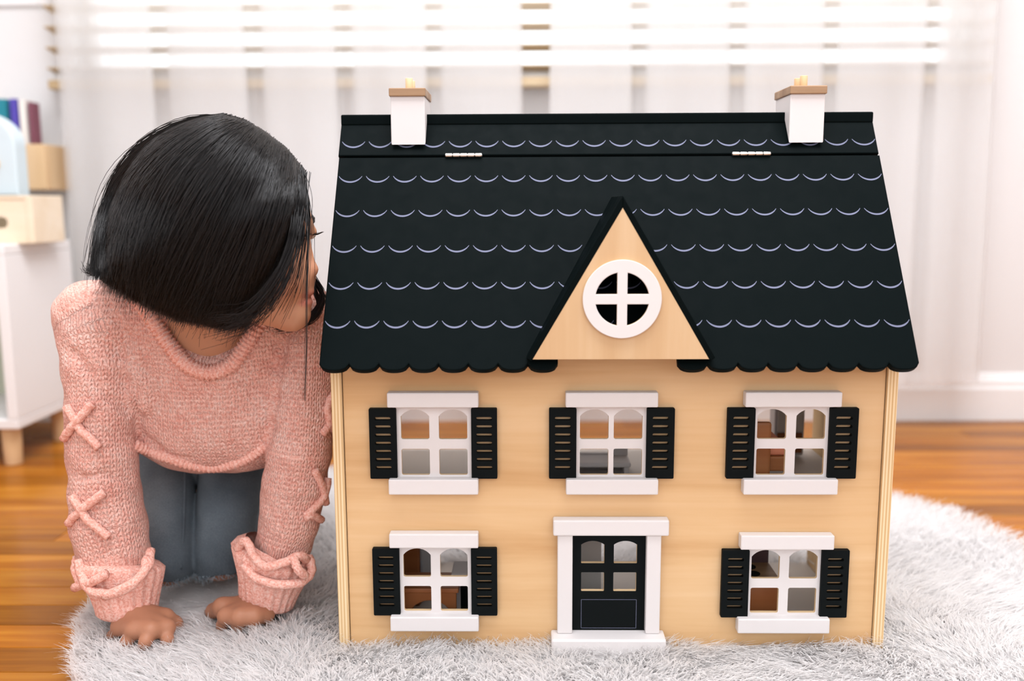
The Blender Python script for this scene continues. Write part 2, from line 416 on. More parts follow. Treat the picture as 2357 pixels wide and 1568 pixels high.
def cord_mat():
    m = mat('pink_knit_cord', (.78, .37, .29), 0.95, 0.08); ns, ls, b = nodes(m); c = coord(ns)
    n = noise(ns, ls, c, 380, 3, .6); bump(ns, ls, b, n, 0.9, 0.0016)
    ls.new(ramp(ns, ls, n, [(0.36, (.78, .34, .265)), (0.52, (.90, .49, .40)), (0.68, (.94, .64, .56))]), b.inputs['Base Color'])
    return m
MT['cord'] = cord_mat()
def denim_mat():
    m = mat('faded_denim', (.16, .20, .25), 0.9, 0.15); ns, ls, b = nodes(m); c = coord(ns)
    n1 = noise(ns, ls, c, 9, 3); n2 = noise(ns, ls, mapping(ns, ls, c, (900, 900, 240)), 1.0, 2)
    f = M_(ns, ls, 'ADD', M_(ns, ls, 'MULTIPLY', n1, .8), M_(ns, ls, 'MULTIPLY', n2, .25))
    ls.new(ramp(ns, ls, f, [(0.35, (.078, .098, .115)), (0.52, (.130, .158, .180)), (0.7, (.24, .275, .30))]), b.inputs['Base Color'])
    bump(ns, ls, b, n2, .3, .0005); return m
MT['denim'] = denim_mat()
def skin_mat():
    m = mat('skin', (.55, .27, .165), 0.5, 0.35); ns, ls, b = nodes(m)
    a = ns.new('ShaderNodeAttribute'); a.attribute_name = 'tint'
    ls.new(a.outputs['Color'], b.inputs['Base Color'])
    b.inputs['Subsurface Weight'].default_value = 0.12; b.inputs['Subsurface Radius'].default_value = (1, .35, .2); b.inputs['Subsurface Scale'].default_value = 0.004
    n = noise(ns, ls, coord(ns), 500, 2); bump(ns, ls, b, n, .12, .0005)
    return m
MT['skin'] = skin_mat()
MT['hair'] = mat('black_hair', (.0085, .0068, .0062), 0.34, 0.4)
MT['hair_base'] = mat('black_hair_underlayer', (.006, .005, .005), 0.7, 0.2)
MT['eye_white'] = mat('eye_white', (.7, .66, .62), 0.3, 0.5)

# ------------------------------------------------------------------ the room
YW = 1.184
def struct(o): o['kind'] = 'structure'; return o
WX0, WX1, WZ0, WZ1 = -1.12, 0.90, 0.80, 2.0          # window opening
o = plate('wall_back', [[(-2.0, 0), (2.0, 0), (2.0, 2.45), (-2.0, 2.45)], [(WX0, WZ0), (WX0, WZ1), (WX1, WZ1), (WX1, WZ0)]], 0.12, MT['wall'],
          M=Matrix.Translation((0, YW+0.06, 0)) @ FAC, bev=0.0)
struct(o)
struct(box('wall_left', -2.1, -2.0, -1.6, YW+.12, 0, 2.45, MT['wall'], bev=0))
struct(box('wall_right', 2.0, 2.1, -1.6, YW+.12, 0, 2.45, MT['wall'], bev=0))
struct(box('ceiling', -2.1, 2.1, -1.6, YW+.12, 2.45, 2.55, MT['wall'], bev=0))
struct(plate('wall_front_blocker', [[(-2.0, 0), (2.0, 0), (2.0, 2.45), (-2.0, 2.45)], [(-1.4, .5), (-1.4, 2.1), (1.4, 2.1), (1.4, .5)]], 0.1, MT['wall'],  # unseen wall behind the camera, added with its opening to cut front light
             M=Matrix.Translation((0, -1.65, 0)) @ FAC, bev=0.0))
# floor with its planks
fl = struct(box('floor', -2.0, 2.0, -1.6, YW, -0.05, -0.0195, MT['dark'], bev=0))
PW = 0.0572
row = 0; y = YW
while y > -1.55:
    y0 = y-PW; x = -2.0-random.random()*0.8
    while x < 2.0:
        L = random.choice((0.55, 0.7, 0.9, 1.15, 1.4)); x1 = min(x+L, 2.0); xs = max(x, -2.0)
        vis = x1 > -2.0 and xs < 2.0
        if x1-xs > 0.02 and vis:
            box('plank', xs+.0004, x1-.0004, y0+.0004, y-.0004, -0.0195, 0.0, MT['floor'], fl, bev=0.0009, seg=1)
        x += L
    y = y0
def baseboard():
    prof = [(0, 0), (0.016, 0), (0.016, 0.075), (0.012, 0.082), (0.012, 0.092), (0.007, 0.100), (0.004, 0.108), (0, 0.112)]
    V = []; F = []; n = len(prof)
    for x in (-2.0, 2.0):
        for d, z in prof: V.append((x, YW-d, z))
    F = [(i, (i+1) % n, n+(i+1) % n, n+i) for i in range(n)]+[tuple(range(n))[::-1], tuple(range(n, 2*n))]
    return struct(link('baseboard_back', mesh('baseboard_back', V, F), MT['trim']))
baseboard()
struct(box('trim_1', -2.0, -1.07, YW-0.008, YW, 0.955, 1.02, MT['trim'], bev=0.003))        # white rail on the wall left of the window
# window: frame, sill, panes
wf = plate('window_1', [[(WX0, WZ0), (WX1, WZ0), (WX1, WZ1), (WX0, WZ1)]] +
           [rrect(a+.02, b+.02, c-.02, d-.02, .002, 1) for a, b, c, d in
            [(WX0, WZ0+(WZ1-WZ0)*j/2, WX1, WZ0+(WZ1-WZ0)*(j+1)/2) for j in range(2)]],
           0.04, MT['trim'], M=Matrix.Translation((0, YW+0.075, 0)) @ FAC, bev=0.002)
struct(wf)
for j in range(2):
    b_, d = WZ0+(WZ1-WZ0)*j/2, WZ0+(WZ1-WZ0)*(j+1)/2
    box('pane', WX0+.016, WX1-.016, YW+.074, YW+.077, b_+.016, d-.016, MT['pane'], wf, bev=0)
box('window_sill', WX0-.04, WX1+.04, YW-.03, YW+.06, WZ0-.025, WZ0, MT['trim'], wf, bev=.003)

# wooden slat blind
YB = YW-0.035
bl = empty('window_blind', (-0.1, YB, 0.79), 'brown wooden slat blind hanging in the window behind the sheer curtains', 'blind')
BX0, BX1 = -1.150, 0.93
me_s = None
zs = [0.808+0.044*i for i in range(26)]
for i, z in enumerate(zs):
    if me_s is None:
        s = box('slat', BX0-bl.location.x, BX1-bl.location.x, -.024, .024, -.0017, .0017, MT['blind'], bl, bev=.0006, seg=1,
                M=Matrix.Rotation(math.radians(-9), 4, 'X')); me_s = s.data
    else:
        s = link('slat', me_s, None, bl)
    s.location = (0, 0, z-bl.location.z)
box('bottom_rail', BX0-bl.location.x, BX1-bl.location.x, -.026, .026, -.024, -.004, MT['blind'], bl, bev=.003)
for k in range(5):
    x = BX0+.12+(BX1-BX0-.24)*k/4-bl.location.x
    for dy in (-.0255, .0255):
        cyl('ladder_cord', (x, dy, -.01), (x, dy, zs[-1]-bl.location.z+.02), .0011, MT['paper'], bl, n=5)
box('headrail', BX0-bl.location.x, BX1-bl.location.x, -.028, .028, zs[-1]-bl.location.z+.01, zs[-1]-bl.location.z+.06, MT['blind'], bl, bev=.003)

# sheer curtains with box pleats: three layers in each pleat, one layer in the strips between
def curtain(name, x0, x1, strips, ztop, hem, label, yc, seed, flare=0.0):
    r = np.random.default_rng(seed); prof = []
    xs = [x0]+[q for s_ in strips for q in s_]+[x1]
    # alternating: pleat, strip, pleat...
    for i in range(0, len(xs)-1, 2):
        a, b = xs[i], xs[i+1]; wd = b-a; g = .006
        def arc(ya, yb, xa, xb, n):
            for t in np.linspace(0, 1, n, endpoint=False): prof.append((xa+(xb-xa)*t, ya+(yb-ya)*t+.004*math.sin(t*math.pi*3+i)))
        arc(yc-.014, yc-.016, a, b, 14)
        prof += [(b+.002, yc-.012), (b+.002, yc-.004)]
        arc(yc-.001, yc+.001, b-.002, a+.004, 10)
        prof += [(a+.001, yc+.003), (a+.001, yc+.008)]
        arc(yc+.013, yc+.012, a+.004, b, 10)
        if i+2 < len(xs): arc(yc+.010, yc-.012, b, xs[i+2], 4)
    prof.append((x1, yc+.012)); P = np.array(prof); n = len(P); R = 30
    zz = np.linspace(ztop, 0, R); V = []
    for j, t in enumerate(np.linspace(0, 1, R)):
        hz = np.array([hem(x) for x in P[:, 0]]); z = ztop+(hz-ztop)*t
        dx = .006*np.sin(P[:, 0]*23+t*5+seed)*t+flare*t*(P[:, 0]-x0)/(x1-x0)
        dy = .010*np.sin(P[:, 0]*31+seed*2+t*2.0)*t
        V.append(np.stack([P[:, 0]+dx, P[:, 1]+dy, z], 1))
    V = np.concatenate(V); F = [(j*n+i, j*n+i+1, (j+1)*n+i+1, (j+1)*n+i) for j in range(R-1) for i in range(n-1)]
    o = empty(name, (float((x0+x1)/2), yc, float(hem((x0+x1)/2))), label, 'curtain', 'sheer curtains')
    V = V-np.array(o.location)
    me = mesh('panel', V, F); smooth(me); link('panel', me, MT['sheer'], o)
    return o
YC = YW-0.115
cx = lambda px: float(at(px, 300, YC)[0])
curtain('sheer_curtain', cx(152), cx(1196), [(cx(a-17), cx(a+19)) for a in (372, 586, 797, 1000)], 1.9, lambda x: .10, 
        'white sheer pleated curtain panel behind the girl, left of the open gap', YC, 1)
curtain('sheer_curtain', cx(1268), cx(2262), [(cx(a-17), cx(a+19)) for a in (1460, 1682, 1896, 2120)], 1.9, lambda x: .085+.03*max(0, (x-.5))/.4,
        'white sheer pleated curtain panel behind the right half of the dollhouse', YC, 2, flare=0.02)
cr = empty('curtain_rod', (-.07, YC, 1.91), 'white curtain rod above the window', 'rod')
cyl('rod', (-1.2, 0, 0), (1.2, 0, 0), .009, MT['trim'], cr, n=12)

# ------------------------------------------------------------------ cabinet and the things at the left
cb = empty('toy_cabinet', (-1.40, .92, 0), 'low white open-front cabinet on round wooden legs by the left wall', 'cabinet')
CX1, CX0, CY0, CY1, CZ0, CZ1, TH = -1.082, -1.75, .775, 1.035, .078, .437, .02
ox, oy = -1.40, .92
box('side_panel', CX1-TH-ox, CX1-ox, CY0-oy, CY1-oy, CZ0+TH, CZ1-TH, MT['cabinet'], cb, bev=.0015)
box('side_panel', CX0-ox, CX0+TH-ox, CY0-oy, CY1-oy, CZ0+TH, CZ1-TH, MT['cabinet'], cb, bev=.0015)
box('top_panel', CX0-ox, CX1-ox, CY0-oy, CY1-oy, CZ1-TH, CZ1, MT['cabinet'], cb, bev=.0025)
box('bottom_panel', CX0-ox, CX1-ox, CY0-oy, CY1-oy, CZ0, CZ0+TH, MT['cabinet'], cb, bev=.0025)
box('back_panel', CX0+TH-ox, CX1-TH-ox, CY1-.008-oy, CY1-oy, CZ0+TH, CZ1-TH, MT['shelf_in'], cb, bev=0)
box('divider', -1.42-ox, -1.40-ox, CY0+.01-oy, CY1-.008-oy, CZ0+TH, CZ1-TH, MT['cabinet'], cb, bev=.001)
for lx, ly in ((CX1-.035, CY0+.035), (CX1-.035, CY1-.035), (CX0+.035, CY0+.035), (CX0+.035, CY1-.035)):
    cyl('leg', (lx-ox, ly-oy, 0), (lx-ox, ly-oy, CZ0), .0165, MT['pale_wood'], cb, n=20, r1=.019, bev=.001)
# wooden tray box with an oval hole
ty = .83; tx1 = float(at(76, 500, ty)[0])
tb = empty('wooden_box', (tx1-.092, ty, CZ1), 'pale wooden box with an oval hand hole standing on the white cabinet', 'box')
z0 = 0.0; zt = .093
plate('front_panel', [rrect(-.092, .006, .078, .086, .002, 2), rrect(-.006, .030, .040, .052, .0105, 6)], .008, MT['cream_wood'], tb, M=Matrix.Translation((0, .006, 0)) @ FAC)
box('side_panel', .078, .092, 0, .12, 0, zt, MT['cream_wood'], tb, bev=.002)
box('side_panel', -.106, -.092, 0, .12, 0, zt, MT['cream_wood'], tb, bev=.002)
box('back_panel', -.092, .078, .108, .12, 0, zt, MT['cream_wood'], tb, bev=.001)
box('top_rail', -.092, .078, 0, .012, .086, zt, MT['cream_wood'], tb, bev=.0015)
box('bottom_panel', -.092, .078, 0, .108, 0, .006, MT['cream_wood'], tb, bev=.001)
# pale blue arch standing on the box
ab = empty('arched_toy', (float(at(40, 400, ty+.04)[0])-.085, ty+.06, CZ1+zt), 'pale blue arched wooden toy standing on the wooden box', 'toy')
hh = .165; ww = .085
plate('board', [[(-ww, 0), (ww, 0)]+[(ww*math.cos(math.radians(a)), hh-.065+.065*math.sin(math.radians(a))) for a in range(0, 181, 9)]], .045, MT['sky_blue'], ab, bev=.004)
cyl('wooden_dot', (.040, -.028, .062), (.040, -.020, .062), .013, MT['pale_wood'], ab, n=20)
# wall rack with books
RX = float(at(106, 400, YW-.12)[0])-.062
rk = empty('book_rack', (RX, YW-.06, .545), 'pale wooden wall pocket holding books above the cabinet', 'book rack')
box('front_panel', -.10, .062, -.062, -.050, 0, .098, MT['pale_wood'], rk, bev=.002)
box('side_panel', .050, .062, -.050, .058, 0, .098, MT['pale_wood'], rk, bev=.002)
box('side_panel', -.10, -.088, -.050, .058, 0, .098, MT['pale_wood'], rk, bev=.002)
box('bottom_panel', -.088, .050, -.050, .058, 0, .010, MT['pale_wood'], rk, bev=.001)
box('back_panel', -.088, .050, .046, .058, .010, .098, MT['pale_wood'], rk, bev=.001)
def book(xa, xb, h, cover, label, tilt=0, ya=-.045, yb=-.012):
    o = empty('book', (RX+(xa+xb)/2, YW-.06, .556), label, 'book', 'books in the wall pocket')
    wd = (xb-xa)/2
    box('cover', -wd, -wd+.0022, ya, yb, 0, h, cover, o, bev=.0006)
    box('cover', wd-.0022, wd, ya, yb, 0, h, cover, o, bev=.0006)
    box('spine', -wd+.0022, wd-.0022, ya, ya+.003, 0, h, cover, o, bev=.0005)
    box('pages', -wd+.0022, wd-.0022, ya+.003, yb-.003, .003, h-.003, MT['paper'], o, bev=0)
    return o
book(-.086, -.022, .185, MT['teal'], 'teal book with rounded corner at the left of the wall pocket')
book(-.014, .002, .185, MT['purple'], 'blue-purple book between the teal and the cream books')
book(.006, .020, .183, MT['paper'], 'cream thin book between the purple and the maroon books')
book(.026, .034, .178, MT['maroon'], 'thin maroon-edged book at the right end of the wall pocket')

# ------------------------------------------------------------------ dollhouse (local z: 0.03 above the floor)
HZ = 0.03
H = empty('dollhouse', (0, 0, HZ), 'wooden dollhouse with black scalloped roof, white windows and black shutters', 'dollhouse')
ZB = -0.014
yE, zE, yH, zH, yR, zR = -.049, .3196, .0869, .5335, .1165, .581
WIN = {  # centre, half width of the frame, lintel x0 x1, sill x0 x1, shutter outer x0 x1, opening dx, z base shift
    'UL': (-.191, .040, (-.2392, -.1427), (-.2397, -.1437), (-.2600, -.1234), (.0052, .0355), 0.0),
    'UM': (-.0015, .0373, (-.0508, .0465), (-.0499, .0483), (-.0679, .0654), (.0028, .0333), 0.0),
    'UR': (.190, .0394, (.1379, .2388), (.1388, .2388), (.1213, .2595), (.0052, .0360), 0.0),
    'LL': (-.192, .0392, (-.2406, -.1443), (-.2415, -.1447), (-.2604, -.1244), (.0052, .0352), -.1553),
    'LR': (.1888, .0392, (.1380, .2380), (.1377, .2373), (.1201, .2574), (.0052, .0358), -.1568)}
wall_holes = []
for k, (c, hw, li, si, sh, op, dz) in WIN.items():
    wall_holes.append(rrect(c-hw+.001, .1885+dz, c+hw-.001, .266+dz, .001, 1))
wall_holes.append([(-.0424, -.02), (.0382, -.02), (.0382, .124), (-.0424, .124)])
outer = [(-.2880, ZB), (-.0424, ZB), (-.0424, .124), (.0382, .124), (.0382, ZB), (.2880, ZB), (.2880, .345), (-.2880, .345)]
plate('front_wall', [outer]+wall_holes[:-1], .009, MT['ply'], H, M=Matrix.Translation((0, .0045, 0)) @ FAC, bev=.0004, side=MT['cut_edge'])
# side walls (gable shaped), floors, partitions
HD = 2*yR+.004
SID = Matrix(((0, 0, 1, 0), (1, 0, 0, 0), (0, 1, 0, 0), (0, 0, 0, 1)))     # u->Y, v->Z, thickness->X
for sx in (-1, 1):
    prof = [(-.004, ZB), (HD, ZB), (HD, .365), (yR+.004, .552), (yR-.004, .552), (-.004, .365)]
    plate('side_wall', [prof], .0112, MT['edge'], H, M=Matrix.Translation((sx*.2944, 0, 0)) @ SID, bev=.0005)
box('bottom_floor', -.2885, .2885, .0095, HD, ZB, ZB+.010, MT['inner'], H, bev=.0004)
box('upper_floor', -.2885, .2885, .0095, HD, .146, .155, MT['inner'], H, bev=.0004)
box('attic_floor', -.2885, .2885, .0095, HD, .318, .327, MT['inner'], H, bev=.0004)
for z0, z1 in ((ZB+.010, .146), (.155, .318)):
    for x in (-.098, .096): box('partition', x, x+.007, .0095, HD, z0, z1, MT['inner'], H, bev=.0004)
box('stair_wall', -.091, -.004, .075, .082, ZB+.010, .146, MT['inner'], H, bev=.0004)
# roof: u along X, v up the slope
sl = Vector((0, yH-yE, zH-zE)).normalized(); nr = Vector((1, 0, 0)).cross(sl); LH = math.hypot(yH-yE, zH-zE); LR = math.hypot(yR-yE, zR-zE)
RW = .3015; RT = .009
def roofM(off=0.0):
    o_ = Vector((0, yE, zE))+nr*(off)
    return Matrix(((1, sl.x, nr.x, o_.x), (0, sl.y, nr.y, o_.y), (0, sl.z, nr.z, o_.z), (0, 0, 0, 1)))
PIT = 2*RW/20
def scallop(xa, n, sagd=.0085):
    L = []
    for i in range(n):
        for k in range(10):
            t = k/10*2-1; a = abs(t)
            L.append((xa+PIT*(i+k/10), .0025-sagd*math.sqrt(max(0, 1-(a*.985)**2.4))))
    return L
low = scallop(-RW, 8)
gapL = -RW+8*PIT; gapR = RW-8*PIT
lower = low+[(gapL, .0015), (gapL, .012), (gapR, .012), (gapR, .0015)]+[q for q in scallop(gapR, 8)]+[(RW, .0015), (RW, LH-.002), (-RW, LH-.002)]
plate('roof_panel', [lower], RT, MT['roof'], H, M=roofM(-RT/2), bev=.0012)
plate('roof_top_panel', [[(-RW-.001, LH+.0006), (RW-.0005, LH+.0006), (RW-.0005, LR-.004), (-RW-.001, LR-.004)]], RT, MT['roof'], H, M=roofM(-RT/2), bev=.0012)
box('ridge_board', -RW-.001, RW-.0005, yR-.0075, yR+.0075, zR-.012, zR, MT['roof'], H, bev=.0015)
sl2 = Vector((0, -sl.y, sl.z)); nr2 = Vector((1, 0, 0)).cross(sl2)*-1
ob = Vector((0, 2*yR-yE, zE))
MB = Matrix(((1, sl2.x, nr2.x, 0), (0, sl2.y, nr2.y, 0), (0, sl2.z, nr2.z, 0), (0, 0, 0, 1)))
MB = Matrix.Translation(ob-nr2*(RT/2)) @ MB
plate('roof_back_panel', [[(-RW, .09), (RW, .09), (RW, LR-.004), (-RW, LR-.004)]], RT, MT['roof'], H, M=MB, bev=.0012)
# printed scallop rows (thin raised print)
def vz(z): return (z-zE)/sl.z
for z in (.5442, .505, .4677, .4303, .3929, .3552):
    V = []; F = []; v0 = vz(z)
    for i in range(20):
        xa = -RW+PIT*i+.0022; wd = PIT-.0044; n = 12; b0 = len(V)
        for k in range(n+1):
            t = k/n*2-1; zz = v0+.0075*(1-math.sqrt(max(0, 1-(t*.86)**2)))/(1-math.sqrt(1-.86**2))-.001
            th = .00105*(1-abs(t)**4*.45)
            for s in (-1, 1): V.append(Vector((xa+wd*k/n, yE, zE))+sl*(zz+s*th)+nr*.00035)
        F += [(b0+2*k, b0+2*k+2, b0+2*k+3, b0+2*k+1) for k in range(n)]
    link('scallop_print', mesh('scallop_print', V, F), MT['print'], H)
# hinges
for xa, xb in ((at(1025, 358, yH)[0], at(1110, 358, yH)[0]), (at(1684, 351, yH)[0], at(1773, 351, yH)[0])):
    c0 = Vector((0, yE, zE))+sl*(LH-.0008)+nr*.0016
    hg = cyl('hinge', (xa, c0.y, c0.z), (xb, c0.y, c0.z), .0015, MT['steel'], H, n=10)
    for i in range(5):
        a = xa+(xb-xa)*i/5+.0004; b = xa+(xb-xa)*(i+1)/5-.0004
        cyl('knuckle', (a, c0.y, c0.z), (b, c0.y, c0.z), .0024, MT['steel'], hg, n=12, bev=.0003)
# chimneys
for cxm, nm in ((-.2236, 0), (.2203, 1)):
    y0, y1 = .0895, .150; wd = .0192
    prof = [(y0, .546), (y0, .5985), (y1, .5985), (y1, .5305), (yR, zR)]
    ch = plate('chimney', [prof], 2*wd, MT['white'], H, M=Matrix.Translation((cxm, 0, 0)) @ SID, bev=.001)
    box('chimney_cap', cxm-wd-.0012, cxm+wd+.0012, y0-.003, y1+.003, .5985, .6075, MT['cap_wood'], ch, bev=.001)
    for yy in (y0+.018, y1-.02):
        cyl('chimney_pot', (cxm, yy, .6075), (cxm, yy, .6205), .0042, MT['pale_wood'], ch, n=18, bev=.0006)
# dormer
yD = -.058; DX = .0018; hwB = .0877; zA, zBm = .4756, .3262; yRf = lambda z: yE+(z-zE)*(sl.y/sl.z)
gab = plate('dormer_front', [[(DX-hwB, zBm), (DX+hwB, zBm), (DX, zA)], circle(DX, .3866, .030, 40)], .006, MT['ply_dormer'], H, M=Matrix.Translation((0, yD+.003, 0)) @ FAC, bev=.0003)
tt = .0058; nx, nz = (zA-zBm), hwB; q = math.hypot(nx, nz); nx /= q; nz /= q
for s in (-1, 1):
    # board: inner edge on the gable edge, back edge on the roof plane
    apx = Vector((DX, 0, zA)); bot = Vector((DX+s*(hwB+.001), 0, zBm-.0015))
    d = (bot-apx).normalized(); nn = Vector((s*nx, 0, nz))
    A, B = apx+nn*0, bot
    A2 = Vector((DX, 0, zA+tt/nz)); B2 = bot+nn*tt
    pts = []
    for Pq in (A, B, B2, A2):
        pts += [(Pq.x, yD-.0004, Pq.z), (Pq.x, max(yRf(Pq.z)+.001, yD+.004), Pq.z)]
    F = [(0, 2, 4, 6), (1, 7, 5, 3), (0, 1, 3, 2), (2, 3, 5, 4), (4, 5, 7, 6), (6, 7, 1, 0)]
    if s > 0: F = [f[::-1] for f in F]
    me = mesh('dormer_roof', pts, F); bm = bmesh.new(); bm.from_mesh(me)
    bmesh.ops.recalc_face_normals(bm, faces=bm.faces); bmesh.ops.bevel(bm, geom=bm.edges[:], offset=.0006, segments=2, affect='EDGES', profile=.5)
    bm.to_mesh(me); bm.free(); link('dormer_roof', me, MT['roof'], H)
quad = []
cxr, czr = DX+.0003, .3866
for sx, sz in ((1, 1), (-1, 1), (-1, -1), (1, -1)):
    L = [(cxr+sx*.0050, czr+sz*.0050)]
    Rr = .0265; a0 = math.asin(.0050/Rr)
    arc = [a0+(math.pi/2-2*a0)*i/12 for i in range(13)]
    L += [(cxr+sx*Rr*math.cos(a), czr+sz*Rr*math.sin(a)) for a in arc]
    quad.append(L)
plate('round_window', [circle(cxr, czr, .0388, 64)]+quad, .004, MT['white'], gab, M=Matrix.Translation((0, yD-.002, 0)) @ FAC, bev=.0006, side=MT['cut_edge'])
# windows
SHW, SHZ = .0285, .0776
slot_y = [.0122+.0090*i for i in range(7)]
for k, (c, hw, li, si, sh, op, dz) in WIN.items():
    zt0, zs0 = .267+dz, .1885+dz
    opn = []
    for s in (-1, 1):
        a, b = sorted((c+s*op[0], c+s*op[1]))
        opn += [arched(a, .2303+dz, b, .2628+dz, .0075, .002), rrect(a, .1907+dz, b, .2195+dz, .002)]
    wf_ = plate('window_frame', [[(c-hw-.004, zs0-.004), (c+hw+.004, zs0-.004), (c+hw+.004, zt0+.004), (c-hw-.004, zt0+.004)]]+opn, .005, MT['white'], H,
                M=Matrix.Translation((0, .0005, 0)) @ FAC, bev=.0004, side=MT['cut_edge'])
    box('lintel', li[0], li[1], -.0135, -.0005, .2672+dz, .2832+dz, MT['white'], wf_, bev=.0013)
    box('sill', si[0], si[1], -.0135, -.0005, .1718+dz, .1886+dz, MT['white'], wf_, bev=.0013)
    for s in (0, 1):
        x0 = sh[0] if s == 0 else c+hw; x1 = c-hw if s == 0 else sh[1]
        z0 = .1876+dz-(.0004 if k[0] == 'L' else 0); z1 = z0+SHZ-.0004
        xm = (x0+x1)/2
        slots = [rrect(xm-.0085, z0+q_-.0017, xm+.0085, z0+q_+.0017, .0015, 3) for q_ in slot_y]
        plate('shutter', [rrect(x0, z0, x1, z1, .0012, 2)]+slots, .0062, MT['black'], wf_, M=Matrix.Translation((0, -.0036, 0)) @ FAC, bev=.0004)
# door
dl = [(-.0424, -.0005), (.0382, -.0005), (.0382, .124), (-.0424, .124)]
dop = [arched(-.0326, .0908, -.0073, .1162, .0042, .0008), arched(.0030, .0908, .0282, .1162, .0042, .0008),
       rrect(-.0325, .0588, -.0074, .0803, .001), rrect(.0028, .0588, .0278, .0803, .001)]
dr = plate('door', [dl]+dop, .006, MT['black'], H, M=Matrix.Translation((0, .001, 0)) @ FAC, bev=.0003, side=MT['cut_edge'])
fr = [(-.0324, .0157, .0285, .0162), (-.0324, .0488, .0285, .0493), (-.0324, .0157, -.0319, .0493), (.0280, .0157, .0285, .0493)]
V = []; F = []
for a, b, c, d in fr:
    i = len(V); V += [(a, -.00225, b), (c, -.00225, b), (c, -.00225, d), (a, -.00225, d)]; F.append((i, i+1, i+2, i+3))
link('door_outline_print', mesh('door_outline_print', V, F), MT['print'], dr)
box('door_header', -.0635, .0607, -.0145, -.0005, .1262, .1438, MT['white'], dr, bev=.0016)
box('door_post', -.0587, -.0424, -.0115, -.0003, .0135, .1262, MT['white'], dr, bev=.0012)
box('door_post', .0375, .0530, -.0115, -.0003, .0135, .1262, MT['white'], dr, bev=.0012)
box('door_step', -.0655, .0585, -.026, -.0003, -.013, .0135, MT['white'], dr, bev=.0022)

# ---- furniture glimpsed through the dollhouse windows (world coordinates: + HZ)
FZ1, FZ0 = .155+HZ, ZB+.010+HZ
t = empty('toy_bed', (.172, .11, FZ1), 'brown toy bed with peach blanket behind the upper right dollhouse window', 'toy bed')
box('footboard', -.021, .006, -.082, -.074, 0, .086, MT['toy_brown'], t, bev=.003)
box('headboard', -.027, .030, .080, .088, 0, .088, MT['toy_brown'], t, bev=.003)
box('bed_base', -.026, .029, -.074, .080, .028, .045, MT['toy_brown'], t, bev=.002)
box('blanket', -.025, .028, -.072, .045, .045, .058, MT['peach'], t, bev=.005, seg=3)
box('pillow', -.022, .025, .048, .078, .045, .064, MT['red'], t, bev=.007, seg=3)
t = empty('toy_dresser', (.245, .20, FZ1), 'white and brown toy dresser at the back of the upper right dollhouse room', 'toy dresser')
box('body', -.020, .018, -.012, .014, .004, .072, MT['white'], t, bev=.002)
box('drawer', -.017, .015, -.015, -.012, .036, .066, MT['inner'], t, bev=.001)
box('drawer', -.017, .015, -.015, -.012, .008, .034, MT['toy_brown'], t, bev=.001)
box('top_board', -.022, .020, -.016, .016, .072, .077, MT['black'], t, bev=.001)
t = empty('toy_bench', (-.012, .125, FZ1), 'white toy bench with slotted back behind the upper middle dollhouse window', 'toy bench')
plate('back', [rrect(-.05, 0, .045, .036, .004), rrect(-.042, .020, .025, .029, .003)], .006, MT['white'], t, M=Matrix.Translation((0, .02, 0)) @ FAC)
box('seat', -.05, .045, -.02, .017, .012, .018, MT['white'], t, bev=.002)
for x in (-.048, .037): box('leg', x, x+.006, -.018, .015, 0, .012, MT['white'], t, bev=.001)
t = empty('toy_wardrobe', (-.226, .13, FZ0), 'tall brown toy wardrobe behind the lower left dollhouse window', 'toy wardrobe', rz=math.radians(-12))
box('body', -.014, .012, -.035, .035, .004, .112, MT['toy_brown'], t, bev=.002)
box('door', .012, .015, -.032, .032, .008, .108, MT['grey_paint'], t, bev=.001)
box('base', -.012, .010, -.032, .032, 0, .004, MT['toy_brown'], t, bev=.0005)
t = empty('toy_table', (-.202, .048, FZ0), 'brown toy table with arched apron at the lower left dollhouse window', 'toy table')
L = [(-.030, 0), (-.024, 0)]+[(-.024+.024*(1-math.cos(math.radians(a)))*1.0, .018+.02*math.sin(math.radians(a))) for a in range(0, 181, 15)]+[(.024, 0), (.030, 0), (.030, .048), (-.030, .048)]
for yy in (-.018, .018): plate('apron', [L], .005, MT['toy_brown'], t, M=Matrix.Translation((0, yy, 0)) @ FAC)
box('table_top', -.033, .033, -.024, .024, .048, .054, MT['toy_brown'], t, bev=.0015)
t = empty('toy_cooker', (-.158, .075, FZ0), 'white, black and brown toy appliance beside the brown toy table', 'toy appliance')
box('body', -.022, .020, -.02, .022, .002, .058, MT['white'], t, bev=.002)
box('door', -.002, .019, -.023, -.02, .005, .055, MT['toy_brown'], t, bev=.0008)
box('black_strip', -.011, -.003, -.0225, -.02, .004, .056, MT['black'], t, bev=.0005)
for x in (-.018, .012): box('foot', x, x+.005, -.015, .015, 0, .002, MT['black'], t, bev=.0003)
t = empty('toy_stove', (.172, .056, FZ0), 'brown toy stove with dark burners behind the lower right dollhouse window', 'toy stove')
box('body', -.026, .022, -.030, .030, 0, .060, MT['toy_brown'], t, bev=.0015)
box('cooktop', -.026, .022, -.030, .024, .060, .063, MT['cap_wood'], t, bev=.0008)
box('splashback', -.026, .022, .024, .030, .060, .094, MT['plum'], t, bev=.001)
for yy in (-.010, .010): cyl('burner', (-.004, yy, .063), (-.004, yy, .0637), .0075, MT['black'], t, n=18)

